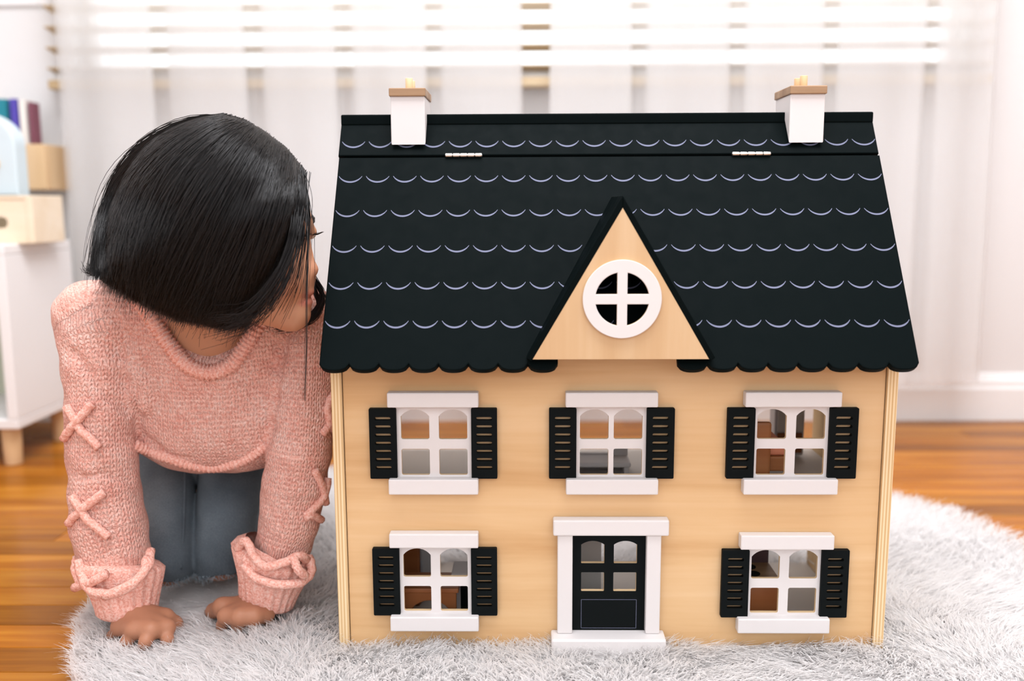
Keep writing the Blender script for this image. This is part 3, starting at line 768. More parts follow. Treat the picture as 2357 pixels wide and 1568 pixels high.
# ------------------------------------------------------------------ fur rug
RO = [ground(px, py, .02)[:2] for px, py in ((164, 1640), (165, 1560), (169, 1490), (196, 1420), (262, 1330), (380, 1215), (560, 1120), (770, 1085),
      (1050, 1070), (1400, 1075), (1750, 1095), (2055, 1150), (2200, 1190), (2357, 1255), (2500, 1330))]
RO = [np.array((-.50, -.34))]+RO+[np.array(q) for q in ((.68, .05), (.62, -.15), (.45, -.30), (0, -.38))]
RO = np.array([np.array(q) for q in RO])
RC = np.vstack([catmull(list(RO)+[RO[0]], 6)])[:-1]
def in_poly(P, poly):
    x, y = P[:, 0], P[:, 1]; ins = np.zeros(len(P), bool); j = len(poly)-1
    for i in range(len(poly)):
        xi, yi = poly[i]; xj, yj = poly[j]
        m = ((yi > y) != (yj > y)); ins ^= m & (x < (xj-xi)*(y-yi)/(yj-yi+1e-12)+xi); j = i
    return ins
rug = empty('fur_rug', (0, .1, 0), 'white fluffy fur rug under the dollhouse and the kneeling girl', 'rug')
ctr = RC.mean(0); V = [(ctr[0], ctr[1]-.1, .0235)]; F = []; nR = len(RC)
for s_, z in ((.55, .0235), (.94, .0235), (1.0, .010), (1.0, .0005)):
    for q_ in RC: V.append((ctr[0]+(q_[0]-ctr[0])*s_, ctr[1]+(q_[1]-ctr[1])*s_-.1, z))
F += [(0, 1+i, 1+(i+1) % nR) for i in range(nR)]
for L_ in range(3):
    a = 1+L_*nR; F += [(a+i, a+nR+i, a+nR+(i+1) % nR, a+(i+1) % nR) for i in range(nR)]
F.append(tuple(1+3*nR+i for i in range(nR))[::-1])
me = mesh('backing', V, F); smooth(me); link('backing', me, MT['fur'], rug)
def vnoise(P, sc_, seed):
    r = np.random.default_rng(seed); out = np.zeros(len(P))
    for _ in range(5):
        a = r.uniform(0, 2*math.pi); f = sc_*r.uniform(.6, 1.5); out += np.sin((P[:, 0]*math.cos(a)+P[:, 1]*math.sin(a))*f+r.uniform(0, 6.28))
    return out/5
NF = 150000
lo, hi = RC.min(0), RC.max(0)
P = rng.uniform(lo, hi, (NF*2, 2)); dens = np.where(P[:, 1] < .12, 1.0, .42)
P = P[rng.random(len(P)) < dens]; P = P[in_poly(P, RC)]; P = P[:NF]
inhouse = (np.abs(P[:, 0]) < .293) & (P[:, 1] > .006) & (P[:, 1] < HD-.004)
P = P[~inhouse]
nn_ = len(P)
hgt = .034+.005*vnoise(P, 55, 3)+.003*vnoise(P, 190, 5)+rng.normal(0, .0022, nn_)
# pressed down around the house, the door step, hands and knees
def press(c, r, h0):
    global hgt
    d = np.hypot((P[:, 0]-c[0])/r[0], (P[:, 1]-c[1])/r[1]); t = np.clip(1.25-d, 0, 1)/1.25; t = np.clip(t*2.2, 0, 1)
    hgt = hgt*(1-t)+h0*t
LH_, RH_ = (-.523, .030), (-.420, .066)
press(LH_, (.036, .045), .018); press(RH_, (.038, .042), .018)
press((-.50, .13), (.05, .07), .02); press((-.435, .15), (.05, .07), .02)
nearh = (np.abs(P[:, 0]) < .31) & (P[:, 1] < 0.006) & (P[:, 1] > -.05)
hgt = np.where(nearh, hgt*.92, hgt)
lx = .026*vnoise(P, 22, 11)+.010*vnoise(P, 110, 21)+rng.normal(0, .007, nn_); ly = -.016+.018*vnoise(P, 22, 12)+.010*vnoise(P, 120, 22)+rng.normal(0, .007, nn_)
ly = np.where(nearh, -np.abs(ly)-.006, ly)
S = 4; tt_ = np.linspace(0, 1, S)
PP = np.zeros((nn_, S, 3)); 
for i, t_ in enumerate(tt_):
    PP[:, i, 0] = P[:, 0]+lx*t_**1.7; PP[:, i, 1] = P[:, 1]+ly*t_**1.7-.1; PP[:, i, 2] = .019+np.maximum(hgt-.010, .004)*t_*(1-.12*t_)
ang = rng.uniform(0, math.pi, nn_); side = np.stack([np.cos(ang), np.sin(ang)*.6, np.zeros(nn_)], 1)
wd_ = (rng.uniform(.0008, .0014, nn_)[:, None]*np.array([1.0, .95, .65, .12])[None, :])[..., None]
Lf = PP-side[:, None, :]*wd_; Rt = PP+side[:, None, :]*wd_
VV = np.stack([Lf, Rt], 2).reshape(-1, 3); idx = np.arange(nn_*S*2).reshape(nn_, S, 2)
FF = np.stack([idx[:, :-1, 0], idx[:, :-1, 1], idx[:, 1:, 1], idx[:, 1:, 0]], -1).reshape(-1, 4)
me = np_mesh('fur', VV, FF); smooth(me)
tag(link('fur', me, MT['fur'], rug), kind='stuff')

# ------------------------------------------------------------------ the kneeling girl
YC_ = 0.02                                   # middle plane of the head, which faces along +X
GO = np.array((-.455, .16, .0))
girl = empty('person', tuple(GO), 'girl in a pink knitted jumper and jeans kneeling and peeking behind the dollhouse', 'person')
def hp(px, py, dy=0.0): return at(px, py, YC_)+np.array((0, dy, 0))
# sleeve centre lines (also the arms)
LS = [(205, 728, .105, .038), (222, 770, .098, .043), (229, 850, .086, .040), (232, 950, .074, .0385), (235, 1050, .064, .0385),
      (240, 1130, .058, .039), (248, 1210, .052, .041), (262, 1275, .046, .040)]
RS = [(706, 735, .110, .038), (702, 785, .104, .038), (703, 860, .096, .0355), (697, 950, .088, .0365), (688, 1040, .082, .0375),
      (678, 1120, .078, .0365), (668, 1190, .074, .0345), (652, 1250, .070, .033)]
LA = [at(a, b, c) for a, b, c, r in LS]; LRr = [q[3] for q in LS]
RA = [at(a, b, c) for a, b, c, r in RS]; RRr = [q[3] for q in RS]
LWR, RWR = at(296, 1408, .030), at(590, 1396, .064)         # wrists
HIPL, HIPR = at(372, 1010, .25), at(548, 1010, .25)
KNL, KNR = at(386, 1318, .130), at(508, 1308, .150)
KNL[2] = .070; KNR[2] = .068

# ---- body: one continuous skin surface
B = Field((-.66, -.11, .0), (-.27, .56, .63), .0018)
# head
B.ell(hp(510, 470), (.080, .064, .074), .01)
B.ell(hp(600, 585), (.046, .053, .074), .02)
B.ell(hp(643, 482), (.0290, .045, .038), .018)
B.ell(hp(690, 517), (.0095, .034, .0085), .012)
B.cone(hp(701, 552), hp(712, 618), .0058, .0072, .008)
B.ell(hp(715, 621), (.0078, .0080, .0068), .005)
for s in (-1, 1):
    B.ell(hp(703, 630, s*.0085), (.0068, .0052, .0052), .005)
    B.ell(hp(655, 628, s*.026), (.027, .026, .029), .018)
    B.cone(hp(666, 722, s*.006), hp(570, 670, s*.040), .016, .018, .016)
    B.ell(hp(690, 536, s*.027), (.012, .012, .0085), .006)
    B.ell(hp(515, 575, s*.068), (.015, .008, .026), .006)
B.ell(hp(698, 660), (.009, .020, .013), .012)
B.ell(hp(707, 673), (.0065, .0135, .0048), .004)
B.ell(hp(704, 695), (.0065, .0125, .0056), .004)
B.ell(hp(683, 722), (.0120, .0175, .0125), .012)
B.cone(hp(716, 684, -.017), hp(716, 684, .017), .0012, .0012, .003, 'sub')
B.cone(hp(695, 686, -.026), hp(712, 684, -.014), .0013, .0013, .003, 'sub')
B.cone(hp(695, 686, .026), hp(712, 684, .014), .0013, .0013, .003, 'sub')
# neck and trunk
NB = np.array((-.470, .105, .415))
B.cone(hp(555, 610, .01), NB, .043, .048, .03)
B.ell((-.468, .135, .365), (.090, .062, .080), .03)
B.cone(LA[0]+(.012, .01, -.005), RA[0]+(-.012, .012, -.005), .027, .027, .025)
B.cone((-.468, .15, .36), (-.472, .275, .31), .085, .085, .03)
B.cone(HIPL, HIPR, .034, .034, .02)
B.cone((HIPL+HIPR)/2+(0, .04, .04), (-.472, .275, .31), .05, .07, .02)
# arms
for A, R_, W in ((LA, LRr, LWR), (RA, RRr, RWR)):
    P_ = A+[W]; rr_ = [min(q, .040)*.68 for q in R_]; rr_ = [max(.020, q-.0010*i) for i, q in enumerate(rr_)]+[.0185]
    B.chain(P_, rr_, .008)
# legs, shins, feet
for Hp, K, sx in ((HIPL, KNL, -1), (HIPR, KNR, 1)):
    B.cone(Hp, K, .038, .030, .006)
    an = np.array((K[0]+sx*.01, .40, .040)); B.cone(K, an, .029, .021, .006)
    B.cone(an, an+(sx*.006, .085, -.016), .022, .014, .01)
    B.cone(an+(0, .02, .0), an+(sx*.006, .08, -.008), .016, .014, .008)
# hands: back of the hand, thumb leaving the side of the palm, four bent fingers
def hand(wr, kn, thumb, tips):
    """wr wrist, kn four knuckles, thumb 3 points, tips per finger (mid joint, tip)"""
    kn = [np.asarray(k, float) for k in kn]
    for i, k in enumerate(kn):
        b = wr+(kn[i]-wr)*.18
        B.cone(b, k, .0145, .0092, .009)
    for i in range(3): B.cone(kn[i], kn[i+1], .0082, .0082, .006)
    for i, k in enumerate(kn):
        r = (.0074, .0078, .0075, .0066)[i]
        B.ell(k+(0, .001, .0005), (.0072, .0085, .0072), .004)
        m, t_ = tips[i]; B.cone(k, m, r, r*.95, .0012); B.cone(m, t_, r*.95, r*.82, .0015)
    a, m, t_ = [np.asarray(q, float) for q in thumb]
    B.cone(wr+(a-wr)*.2, a, .013, .0115, .008); B.cone(a, m, .0105, .0088, .004); B.cone(m, t_, .0088, .0075, .003)
def gz(px, py, z): return ground(px, py, z)
# her right hand (left in the picture): fingers point to the camera
kL = [gz(383, 1446, .044), gz(347, 1452, .047), gz(309, 1450, .046), gz(276, 1444, .042)]
tL = [(gz(385, 1472, .036), gz(382, 1496, .021)), (gz(335, 1476, .040), gz(328, 1500, .023)), (gz(292, 1478, .034), gz(284, 1500, .017)), (gz(258, 1464, .030), gz(248, 1482, .015))]
hand(LWR, kL, (gz(378, 1424, .044), gz(402, 1436, .034), gz(412, 1447, .024)), tL)
kR = [gz(520, 1418, .046), gz(552, 1421, .048), gz(584, 1420, .046), gz(613, 1414, .042)]
tR = [(gz(512, 1438, .032), gz(508, 1452, .017)), (gz(548, 1442, .034), gz(546, 1456, .018)), (gz(584, 1441, .032), gz(584, 1456, .017)), (gz(618, 1432, .028), gz(620, 1446, .016))]
hand(RWR, kR, (gz(512, 1398, .046), gz(492, 1406, .036), gz(481, 1416, .022)), tR)
me, BV, BF = B.nets('person_body', 1)
col = np.tile(np.array((.54, .26, .15, 1.0), np.float32), (len(BV), 1))
def near(c, r): 
    d = np.linalg.norm((BV-c)/np.array(r), axis=1); return np.clip(1.6-1.3*d, 0, 1)[:, None]
lips = np.maximum(near(hp(707, 674), (.0085, .020, .0055)), near(hp(704, 694), (.0085, .018, .006)))
col = col*(1-lips)+np.array((.52, .13, .105, 1.0))*lips
blush = np.maximum(near(hp(672, 640, -.045), (.025, .02, .022)), near(hp(722, 622), (.01, .01, .008)))*.35
col = col*(1-blush)+np.array((.62, .25, .15, 1.0))*blush
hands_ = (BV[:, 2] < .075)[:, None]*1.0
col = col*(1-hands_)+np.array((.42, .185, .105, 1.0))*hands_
ca = me.color_attributes.new('tint', 'FLOAT_COLOR', 'POINT'); ca.data.foreach_set('color', col.astype(np.float32).ravel())
me.transform(Matrix.Translation(-Vector(GO)))
body = link('body', me, MT['skin'], girl)
del B
# eyes, lashes and brow
def ball(name, c, r, m, parent):
    bm = bmesh.new(); bmesh.ops.create_uvsphere(bm, u_segments=16, v_segments=12, radius=1.0)
    bmesh.ops.transform(bm, matrix=Matrix.Translation(Vector(np.asarray(c)-GO)) @ Matrix.Diagonal((*r, 1)), verts=bm.verts)
    me_ = bm_mesh(bm, name); smooth(me_); return link(name, me_, m, parent)
for s in (-1, 1): ball('eye', hp(699, 541, s*.027), (.0072, .0085, .0058), MT['eye_white'], body)
la = []
for s in (-1, 1):
    for i in range(16):
        f_ = i/15; a = hp(703-6*abs(f_-.5), 541, s*(.018+.020*f_)); L_ = .010+.004*math.sin(f_*3)
        la.append([a, a+np.array((L_*.5, -.0010+.002*(f_-.5), -.0006)), a+np.array((L_, -.0016+.004*(f_-.5), .0024))])
link('eyelashes', strand_mesh('eyelashes', np.array(la)-GO, .00045, .0001), MT['hair'], body)
la = []
for s in (-1, 1):
    for i in range(40):
        f_ = i/39; a = hp(709-12*f_**2+rng.uniform(-2, 2), 508+rng.uniform(-7, 7)+6*f_, s*(.010+.030*f_)); la.append([a, a+np.array((.0016, s*.002, .002)), a+np.array((.0005, s*.005, .0035))])
link('eyebrows', strand_mesh('eyebrows', np.array(la)-GO, .0005, .0002), MT['hair'], body)

# ---- jumper
K = Field((-.66, -.04, .10), (-.285, .47, .52), .0022)
K.cone(LA[0]+(.006, .006, -.004), RA[0]+(-.010, .006, -.006), .047, .046, .02)
K.ell((-.468, .138, .352), (.112, .082, .092), .03)
K.ell((-.464, .132, .276), (.112, .072, .083), .03)
K.ell((-.466, .124, .243), (.116, .058, .050), .03)
K.cone((-.468, .17, .36), (-.472, .30, .315), .105, .105, .03)
K.cone((-.55, .29, .30), (-.39, .29, .30), .080, .080, .03)
K.chain(LA, LRr, .006); K.chain(RA, RRr, .006)
# folds
K.cone(at(330, 930, .07), at(300, 800, .06), .012, .004, .014)
K.cone(at(600, 1010, .085), at(640, 860, .075), .012, .004, .014)
K.ell(at(462, 742, .030), (.056, .070, .049), .012, 'sub')
K.cone(hp(555, 640, .0), NB+(0, .02, .0), .050, .052, .01, 'sub')
def groove(pts, r, k=.006):
    Q = []
    for a, b in pts:                       # first point of the cloth along the line of sight
        d = ray(a, b); tt2 = np.arange(.75, 1.4, .0015); W_ = C_O+tt2[:, None]*d
        ii = np.round((W_-K.lo)/K.h).astype(int); ok = ((ii >= 0) & (ii < K.n)).all(1); vv2 = np.full(len(tt2), 1.0); vv2[ok] = K.f[ii[ok, 0], ii[ok, 1], ii[ok, 2]]
        h_ = np.argmax(vv2 < 0)
        if vv2[h_] < 0: Q.append(W_[h_])
    for i in range(len(Q)-1): K.cone(Q[i], Q[i+1], r, r, k, 'sub')
groove([(296, 770), (304, 830), (312, 900), (318, 960), (320, 1010)], .0036)
groove([(642, 800), (640, 860), (634, 920), (624, 980), (614, 1020)], .0036)
groove([(172, 812), (205, 862), (250, 915), (296, 950)], .0026, .008)
groove([(250, 700), (272, 740), (292, 800)], .0025, .008)
groove([(664, 760), (650, 800), (642, 850)], .0025, .008)
groove([(190, 1100), (240, 1090), (300, 1110)], .0022, .008)
groove([(330, 1010), (380, 1040), (440, 1058)], .0022, .008)
gx, gy, gz_ = K.grid()
K.f += (.0016*np.sin(gx*61+np.sin(gz_*40)*1.4)*np.sin(gz_*33+gx*20+gy*15)).astype(np.float32)
K.f += (.0010*np.sin(gx*140+gz_*90)*np.sin(gz_*120-gy*70)).astype(np.float32)
me, SV, SF = K.nets('jumper_knit', 2); del K
# knit coordinates: along/around the arms, down the body
def bone_uv(V, A, R_):
    A = np.array(A); best = np.full(len(V), 9.0); u = np.zeros(len(V)); v = np.zeros(len(V)); s0 = 0
    for i in range(len(A)-1):
        d = A[i+1]-A[i]; L_ = np.linalg.norm(d); d /= L_; w_ = V-A[i]; t_ = np.clip(w_@d, 0, L_); q = w_-t_[:, None]*d
        r = np.linalg.norm(q, axis=1); rad = R_[i]+(R_[i+1]-R_[i])*t_/L_
        m = r/rad < best; best[m] = (r/rad)[m]
        e1 = np.cross(d, (0, 1, 0)); e1 /= np.linalg.norm(e1); e2 = np.cross(d, e1)
        ang = np.arctan2(q@e2, q@e1); u[m] = ang[m]*.038; v[m] = (s0+t_)[m]; s0 += L_
    return best, u, v
bL, uL, vL = bone_uv(SV, LA, LRr); bR, uR, vR = bone_uv(SV, RA, RRr)
period = 2*math.pi*.038
fu, fv = SV[:, 0][SF], (SV[:, 2]-.35*SV[:, 1])[SF]
for bb, uu, vv in ((bL, uL, vL), (bR, uR, vR)):
    m = bb[SF].mean(1) < 1.12; q = uu[SF[m]]; q = q-period*np.round((q-q[:, :1])/period); fu[m] = q; fv[m] = vv[SF[m]]
uv = np.stack([fu.ravel(), fv.ravel(), np.zeros(fu.size)], 1)
a_ = me.attributes.new('knit', 'FLOAT_VECTOR', 'CORNER'); a_.data.foreach_set('vector', uv.astype(np.float32).ravel())
bvh = BVHTree.FromPolygons([tuple(q) for q in SV.tolist()], [tuple(q) for q in SF.tolist()])
me.transform(Matrix.Translation(-Vector(GO)))
jumper = link('jumper', me, MT['knit'], girl); jumper['label'] = 'pink chenille knitted jumper'
def on_knit(px, py, off=.002, fallback=.05):
    d = Vector(ray(px, py)).normalized(); loc, nrm, _, _ = bvh.ray_cast(Vector(C_O), d)
    if loc is None: return at(px, py, fallback)-GO
    if nrm.dot(d) > 0: nrm = -nrm
    return np.array(loc+nrm*off)-GO
# ribbed collar: a fat rolled edge with ribs
def rib_tube(name, P, r, parent, ribs=.0052, amp=.16, n=10, flat=1.0):
    P = catmull(P, 14); s = np.concatenate([[0], np.cumsum(np.linalg.norm(np.diff(P, axis=0), axis=1))])
    Q = np.stack([np.interp(np.linspace(0, s[-1], int(s[-1]/.0011)+2), s, P[:, i]) for i in range(3)], 1)
    T = np.gradient(Q, axis=0); T /= np.linalg.norm(T, axis=1)[:, None]; Nn = np.cross(T[0], (0.2, 1, .1)); V = []
    for i in range(len(Q)):
        Nn = Nn-T[i]*(Nn@T[i]); Nn /= np.linalg.norm(Nn); Bn = np.cross(T[i], Nn)
        rr = r*(1+amp*math.sin(2*math.pi*i*.0011/ribs))
        for k in range(n):
            a = 2*math.pi*k/n; V.append(Q[i]+(Nn*math.cos(a)+Bn*math.sin(a)*flat)*rr)
    F_ = [(i*n+k, i*n+(k+1) % n, (i+1)*n+(k+1) % n, (i+1)*n+k) for i in range(len(Q)-1) for k in range(n)]
    F_ += [tuple(range(n))[::-1], tuple((len(Q)-1)*n+k for k in range(n))]
    me_ = mesh(name, V, F_); smooth(me_); return link(name, me_, MT['cord'], parent)
cl = [(300, 660), (325, 695), (352, 735), (388, 790), (430, 838), (482, 857), (532, 838), (566, 795), (590, 755), (612, 715)]
CP = [on_knit(a, b, .0005) for a, b in cl]
rib_tube('collar', CP, .0088, jumper)
# hem band hanging at the front
hm = [(312, 1030), (345, 1046), (390, 1062), (440, 1078), (490, 1084), (540, 1074), (580, 1056), (612, 1030)]
HP_ = [on_knit(a, b-6, -.001, .09) for a, b in hm]
rib_tube('hem_band', HP_, .0062, jumper)
# cuffs: turned-up flared rib bands
def cuff(name, c0, c1, r0, r1, tilt, parent):
    c0 = np.asarray(c0)-GO; c1 = np.asarray(c1)-GO; d = c1-c0; L_ = np.linalg.norm(d); d /= L_
    e1 = np.cross(d, (0, 1, 0)); e1 /= np.linalg.norm(e1); e2 = np.cross(d, e1); n = 132; V = []; F_ = []
    prof = [(-.10, .70), (-.02, .93), (.06, 1.02), (.25, 1.0), (.45, .97), (.65, .95), (.82, .95), (.94, .97), (1.0, .90), (1.0, .74), (.9, .62), (.6, .60)]
    for t_, q in prof:
        for k in range(n):
            a = 2*math.pi*k/n; r = (r0+(r1-r0)*np.clip(t_, 0, 1))*q
            if q > .85: r *= 1+.030*math.sin(22*a)*(1 if .02 < t_ < .95 else .3)+.02*math.sin(3*a+t_*4)
            V.append(c0+d*(t_*L_)+(e1*math.cos(a)+e2*math.sin(a))*r+e1*0+np.array((0, 0, tilt*math.cos(a)*(1-t_*.5))))
    m_ = len(prof)
    F_ = [(i*n+k, i*n+(k+1) % n, (i+1)*n+(k+1) % n, (i+1)*n+k) for i in range(m_-1) for k in range(n)]
    me_ = mesh(name, V, F_); smooth(me_); return link(name, me_, MT['cord'], parent)
cuff('cuff', at(278, 1296, .044), at(293, 1420, .030), .0475, .0325, -.012, jumper)
cuff('cuff', at(630, 1270, .070), at(612, 1388, .064), .0465, .0315, -.010, jumper)
# laced cords on the sleeves
def cord(pts, r=.0046, fb=.05): 
    P_ = [on_knit(a, b, .003, fb) for a, b in pts]; tube('lacing_cord', P_, r, MT['cord'], jumper, n=8, bump=.10, cyc=.0045)
for pts in ([(152, 1010), (168, 985), (190, 958), (214, 930)], [(160, 935), (185, 985), (210, 1010), (228, 1032)],
            [(163, 1205), (185, 1180), (212, 1155), (240, 1132)], [(172, 1140), (200, 1190), (225, 1215), (250, 1236)]):
    cord(pts, .0050)
for pts in ([(735, 1195), (715, 1185), (698, 1192)], [(755, 1100), (742, 1140), (722, 1165), (700, 1188)], [(722, 1080), (738, 1120), (750, 1160)],
            [(762, 905), (750, 940), (756, 975), (764, 990)], [(766, 960), (748, 985), (738, 1000)]):
    cord(pts, .0046, .07)
def loose(pts, r=.0052): tube('lacing_cord', [at(*q)-GO for q in pts], r, MT['cord'], jumper, n=8, bump=.10, cyc=.0045)
loose([(178, 1282, .034), (174, 1315, .022), (188, 1348, .002)])
loose([(172, 1352, .012), (200, 1345, -.004), (225, 1333, -.010), (246, 1320, -.010)])
loose([(180, 1290, .010), (190, 1330, .000), (212, 1362, -.010), (262, 1366, -.018), (312, 1340, -.014), (342, 1300, .005), (346, 1268, .025)])
loose([(240, 1372, -.015), (290, 1352, -.018), (330, 1318, -.006), (338, 1285, .012)])
loose([(546, 1262, .040), (566, 1246, .030), (584, 1280, .026), (612, 1304, .022), (650, 1296, .024), (690, 1280, .034), (706, 1290, .05)])
loose([(560, 1300, .030), (590, 1330, .022), (640, 1346, .020), (690, 1342, .030), (716, 1318, .045), (712, 1286, .055), (700, 1300, .06)])
loose([(676, 1284, .026), (686, 1310, .022), (702, 1326, .030)])

# ---- jeans, cut off frayed at the knee
J = Field((-.63, .02, .0), (-.34, .48, .40), .0024)
J.cone(HIPL, KNL, .0445, .0355, .003); J.cone(HIPR, KNR, .0465, .0355, .003)
J.cone(HIPL, HIPR, .036, .036, .003)
J.cone(HIPL*.72+KNL*.28+(.01, .015, 0), HIPR*.72+KNR*.28+(-.01, .015, 0), .030, .030, .003)
J.cone(HIPL+(.01, .05, .05), HIPR+(-.01, .05, .05), .075, .075, .01)
J.cone(KNL+(0, .01, .002), KNL+(-.010, .26, -.028), .0355, .0300, .003); J.cone(KNR+(0, .01, .002), KNR+(.010, .24, -.026), .0355, .0300, .003)
gx, gy, gz_ = J.grid()
J.f += (.0014*np.sin(gz_*150+gx*60)*np.sin(gx*70+gz_*20)*np.clip((.16-gz_)/.1, 0, 1)).astype(np.float32)
J.f = np.where(gy < .21, np.maximum(J.f, (.050-gz_+.004*np.sin(gx*90)).astype(np.float32)), J.f)
me, JV, JF = J.nets('jeans_cloth', 2); del J
bvj = BVHTree.FromPolygons([tuple(q) for q in JV.tolist()], [tuple(q) for q in JF.tolist()])
me.transform(Matrix.Translation(-Vector(GO)))
jeans = link('jeans', me, MT['denim'], girl); jeans['label'] = 'faded blue-grey jeans with frayed knees'
def on_j(px, py, off=.001):
    d = Vector(ray(px, py)).normalized(); loc, nrm, _, _ = bvj.ray_cast(Vector(C_O), d)
    return None if loc is None else np.array(loc+nrm*(off if nrm.dot(d) < 0 else -off))-GO
P_ = [on_j(a, b, .0006) for a, b in ((425, 1085), (424, 1150), (421, 1230), (416, 1310), (412, 1350))]
P_ = [q for q in P_ if q is not None]
if len(P_) > 2: tube('seam', P_, .0016, MT['denim'], jeans, n=6)
fy = []
zb = BV.min()
edge = JV[(JV[:, 2] < .056) & (JV[:, 1] < .20)]
for q in edge[rng.permutation(len(edge))[:700]]:
    dz = np.array((rng.normal(0, .004), rng.normal(-.003, .003), rng.normal(-.004, .003))); fy.append([q, q+dz*.5, q+dz])
if fy: link('frayed_edge', strand_mesh('frayed_edge', np.array(fy)-GO, .0004, .00025), mat('frayed_denim', (.42, .50, .56), .95, .1), jeans)

# ---- hair: a thick bob under-layer plus strands
SIL = [(697, 392), (672, 352), (628, 316), (575, 282), (510, 264), (455, 272), (395, 294), (340, 330), (298, 382), (268, 440), (247, 500), (243, 545), (246, 575), (232, 605),
       (214, 626), (240, 640), (275, 668), (320, 694), (365, 716), (415, 736), (470, 752), (520, 752), (560, 738), (582, 702), (618, 650), (648, 588), (670, 520), (687, 450)]
HC = np.array((478.0, 520.0))
SC = catmull([np.array(q, float) for q in SIL]+[np.array(SIL[0], float)], 6)
sa = np.arctan2(SC[:, 1]-HC[1], SC[:, 0]-HC[0]); sr = np.hypot(SC[:, 0]-HC[0], SC[:, 1]-HC[1]); o_ = np.argsort(sa)
sa, sr = sa[o_], sr[o_]
def silr(a): return np.interp(a, np.concatenate([sa-2*math.pi, sa, sa+2*math.pi]), np.tile(sr, 3))
def pexp(a):                                    # blunt towards hem and face edge, round on top and at the back
    k = np.clip((np.sin(a)-(-.25))/.7, 0, 1); k2 = np.clip((np.cos(a)-.55)/.3, 0, 1)*np.clip((np.sin(a)+.55)/.3, 0, 1)
    return 2.1+3.4*np.maximum(k, k2)
def hair_y(px, py, off=0.0, side=-1):
    a = np.arctan2(py-HC[1], px-HC[0]); s = np.clip(np.hypot(px-HC[0], py-HC[1])/silr(a), 0, .999); p_ = pexp(a)
    s = np.where(p_ > 3, np.minimum(s, .985), s)
    return YC_+side*((.088+off)*(1-s**p_)**(1/p_))
nA, nS = 120, 22
V = []; 
ss = np.concatenate([np.linspace(0, .8, 11)[1:], 1-.2*np.linspace(1, 0, 12)[1:]**2]); ss[-1] = 1.0; nS = len(ss)
for side in (-1, 1):
    V.append(at(HC[0], HC[1], YC_+side*.082))
    for s in ss:
        for k in range(nA):
            a = -math.pi+2*math.pi*k/nA; R_ = silr(a)*s*.985; px, py = HC[0]+R_*math.cos(a), HC[1]+R_*math.sin(a)
            V.append(at(px, py, float(hair_y(px, py, -.006, side))))
F_ = []; half = 1+nA*nS
for h_, fl_ in ((0, False), (half, True)):
    q = [(h_, h_+1+k, h_+1+(k+1) % nA) for k in range(nA)]
    for j in range(nS-1):
        b0 = h_+1+j*nA; q += [(b0+k, b0+nA+k, b0+nA+(k+1) % nA, b0+(k+1) % nA) for k in range(nA)]
    F_ += [f_[::-1] for f_ in q] if not fl_ else q
e0 = 1+(nS-1)*nA
F_ += [(e0+k, e0+(k+1) % nA, half+e0+(k+1) % nA, half+e0+k) for k in range(nA)]
me = mesh('hair', np.array(V)-GO, F_); bm = bmesh.new(); bm.from_mesh(me); bmesh.ops.recalc_face_normals(bm, faces=bm.faces); bm.to_mesh(me); bm.free(); smooth(me)
hair = link('hair', me, MT['hair_base'], girl); hair['label'] = 'straight black chin-length hair'
kt = np.array([0, .25, .5, .75, 1.0])
KR = np.array([(697, 392), (655, 342), (608, 306), (560, 278), (512, 265)], float)
KC = np.array([(688, 575), (606, 555), (505, 470), (350, 385), (232, 300)], float)
KE = np.array([(566, 744), (508, 754), (404, 734), (300, 686), (214, 624)], float)
def strands(n, t, jit, off, side=-1, S=13, ej=10, lj=.05):
    f = lambda A: np.stack([np.interp(t, kt, A[:, i]) for i in (0, 1)], 1)
    R_, C_, E_ = f(KR), f(KC), f(KE)
    C_ = C_+rng.normal(0, jit, (n, 2)); E_ = E_+rng.normal(0, ej, (n, 2)); R_ = R_+rng.normal(0, 2.0, (n, 2))
    u = np.linspace(0, 1, S)[None, :, None]*(1+rng.normal(0, lj, n)).clip(.6, 1.0)[:, None, None]
    Q = (1-u)**2*R_[:, None]+2*u*(1-u)*C_[:, None]+u*u*E_[:, None]
    Yv = hair_y(Q[..., 0], Q[..., 1], off[:, None], side)
    Q[..., 0] += (rng.normal(0, 1.2, (n, 1))*np.sin(np.linspace(0, 5, S)[None, :]+rng.uniform(0, 6, (n, 1))))
    D = C_FW[None, None]+C_R[None, None]*((Q[..., 0]-IW/2)/CAMP['f'])[..., None]-C_U[None, None]*((Q[..., 1]-IH/2)/CAMP['f'])[..., None]
    return C_O+D*((Yv-C_O[1])/D[..., 1])[..., None]
n = 9000
S1 = strands(n, rng.random(n), 14, rng.uniform(-.007, .004, n), ej=6, lj=.03)
n = 1400
S2 = strands(n, rng.random(n), 24, rng.uniform(-.002, .009, n), ej=14, lj=.10)
n = 2500
S3 = strands(n, rng.random(n), 16, rng.uniform(-.006, .004, n), side=1)
n = 260
S4 = strands(n, rng.random(n), 42, rng.uniform(.003, .013, n), ej=30, lj=.25)
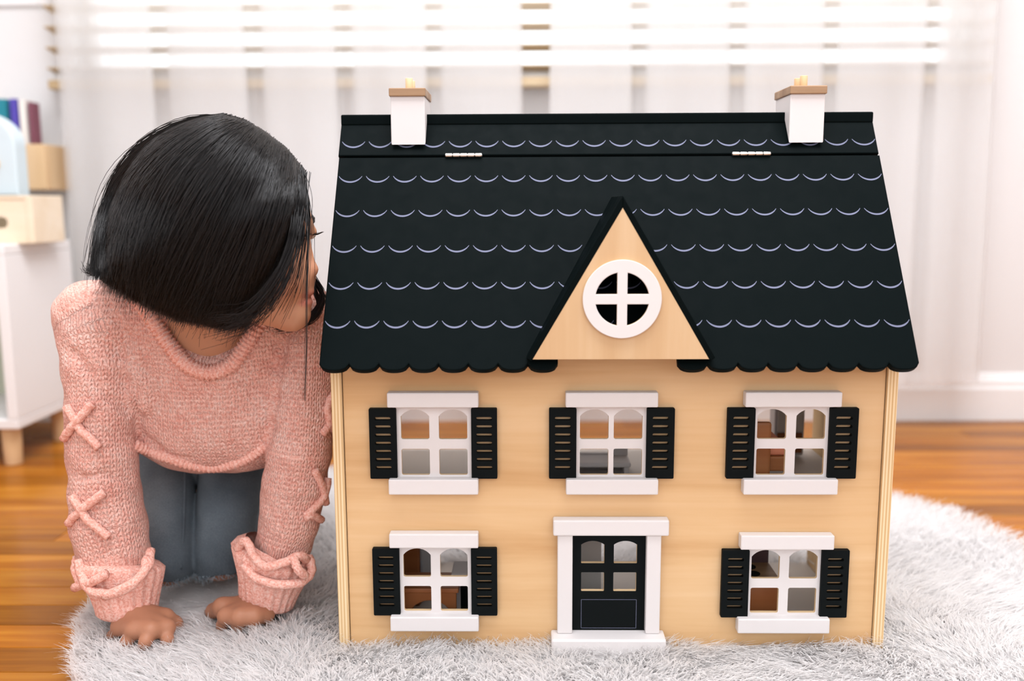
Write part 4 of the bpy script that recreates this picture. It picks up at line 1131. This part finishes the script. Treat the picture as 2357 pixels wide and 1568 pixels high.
link('hair_strands', strand_mesh('hair_strands', np.concatenate([S1, S2, S3, S4])-GO, .00042, .00016), MT['hair'], hair)['kind'] = 'stuff'
# locks over the cheek, the far lock by the chin, the long single strands
LK = []
def lock(pts, n, spread, yy):
    P_ = catmull([np.array((a, b, 0.0)) for a, b in pts], 5); S_ = 13
    sel = np.linspace(0, len(P_)-1, S_); Pq = np.stack([np.interp(sel, np.arange(len(P_)), P_[:, i]) for i in (0, 1)], 1)
    yv = np.interp(np.linspace(0, 1, S_), np.linspace(0, 1, len(yy)), yy)
    for _ in range(n):
        o0, o1 = rng.normal(0, spread*.7, 2), rng.normal(0, spread*1.6, 2); w_ = np.linspace(0, 1, S_)[:, None]
        q = Pq+o0*(1-w_)+o1*w_; dy = rng.normal(0, .004)
        LK.append([at(a, b, y_+dy) for (a, b), y_ in zip(q, yv)])
lock([(696, 395), (684, 520), (655, 620), (604, 700), (540, 750)], 26, 12, (.0, -.050, -.068, -.072, -.070))
lock([(694, 395), (684, 540), (652, 655), (596, 728), (520, 756)], 20, 11, (.0, -.050, -.066, -.070, -.070))
lock([(690, 400), (675, 555), (636, 645), (572, 730), (490, 750)], 24, 13, (.0, -.050, -.068, -.072, -.072))
lock([(697, 400), (700, 520), (682, 640), (640, 728)], 18, 9, (.0, -.035, -.050, -.052))
lock([(699, 405), (712, 500), (707, 600), (698, 690)], 14, 5, (.0, -.020, -.035, -.042))
lock([(698, 420), (708, 560), (706, 700), (705, 800), (700, 920)], 7, 1.6, (.0, -.045, -.060, -.062, -.060))
lock([(690, 560), (722, 640), (738, 665), (742, 690), (722, 725), (690, 745), (640, 752)], 110, 4, (.055, .060, .062, .062, .060, .055, .05))
lock([(690, 600), (716, 650), (730, 680), (736, 705), (716, 735), (672, 752)], 80, 4, (.060, .064, .066, .066, .064, .06))
lock([(250, 560), (236, 596), (222, 622), (210, 628), (206, 615)], 60, 5, (.0, -.01, -.01, -.01, -.01))
link('loose_strands', strand_mesh('loose_strands', np.array(LK)-GO, .00042, .00016), MT['hair'], hair)['kind'] = 'stuff'
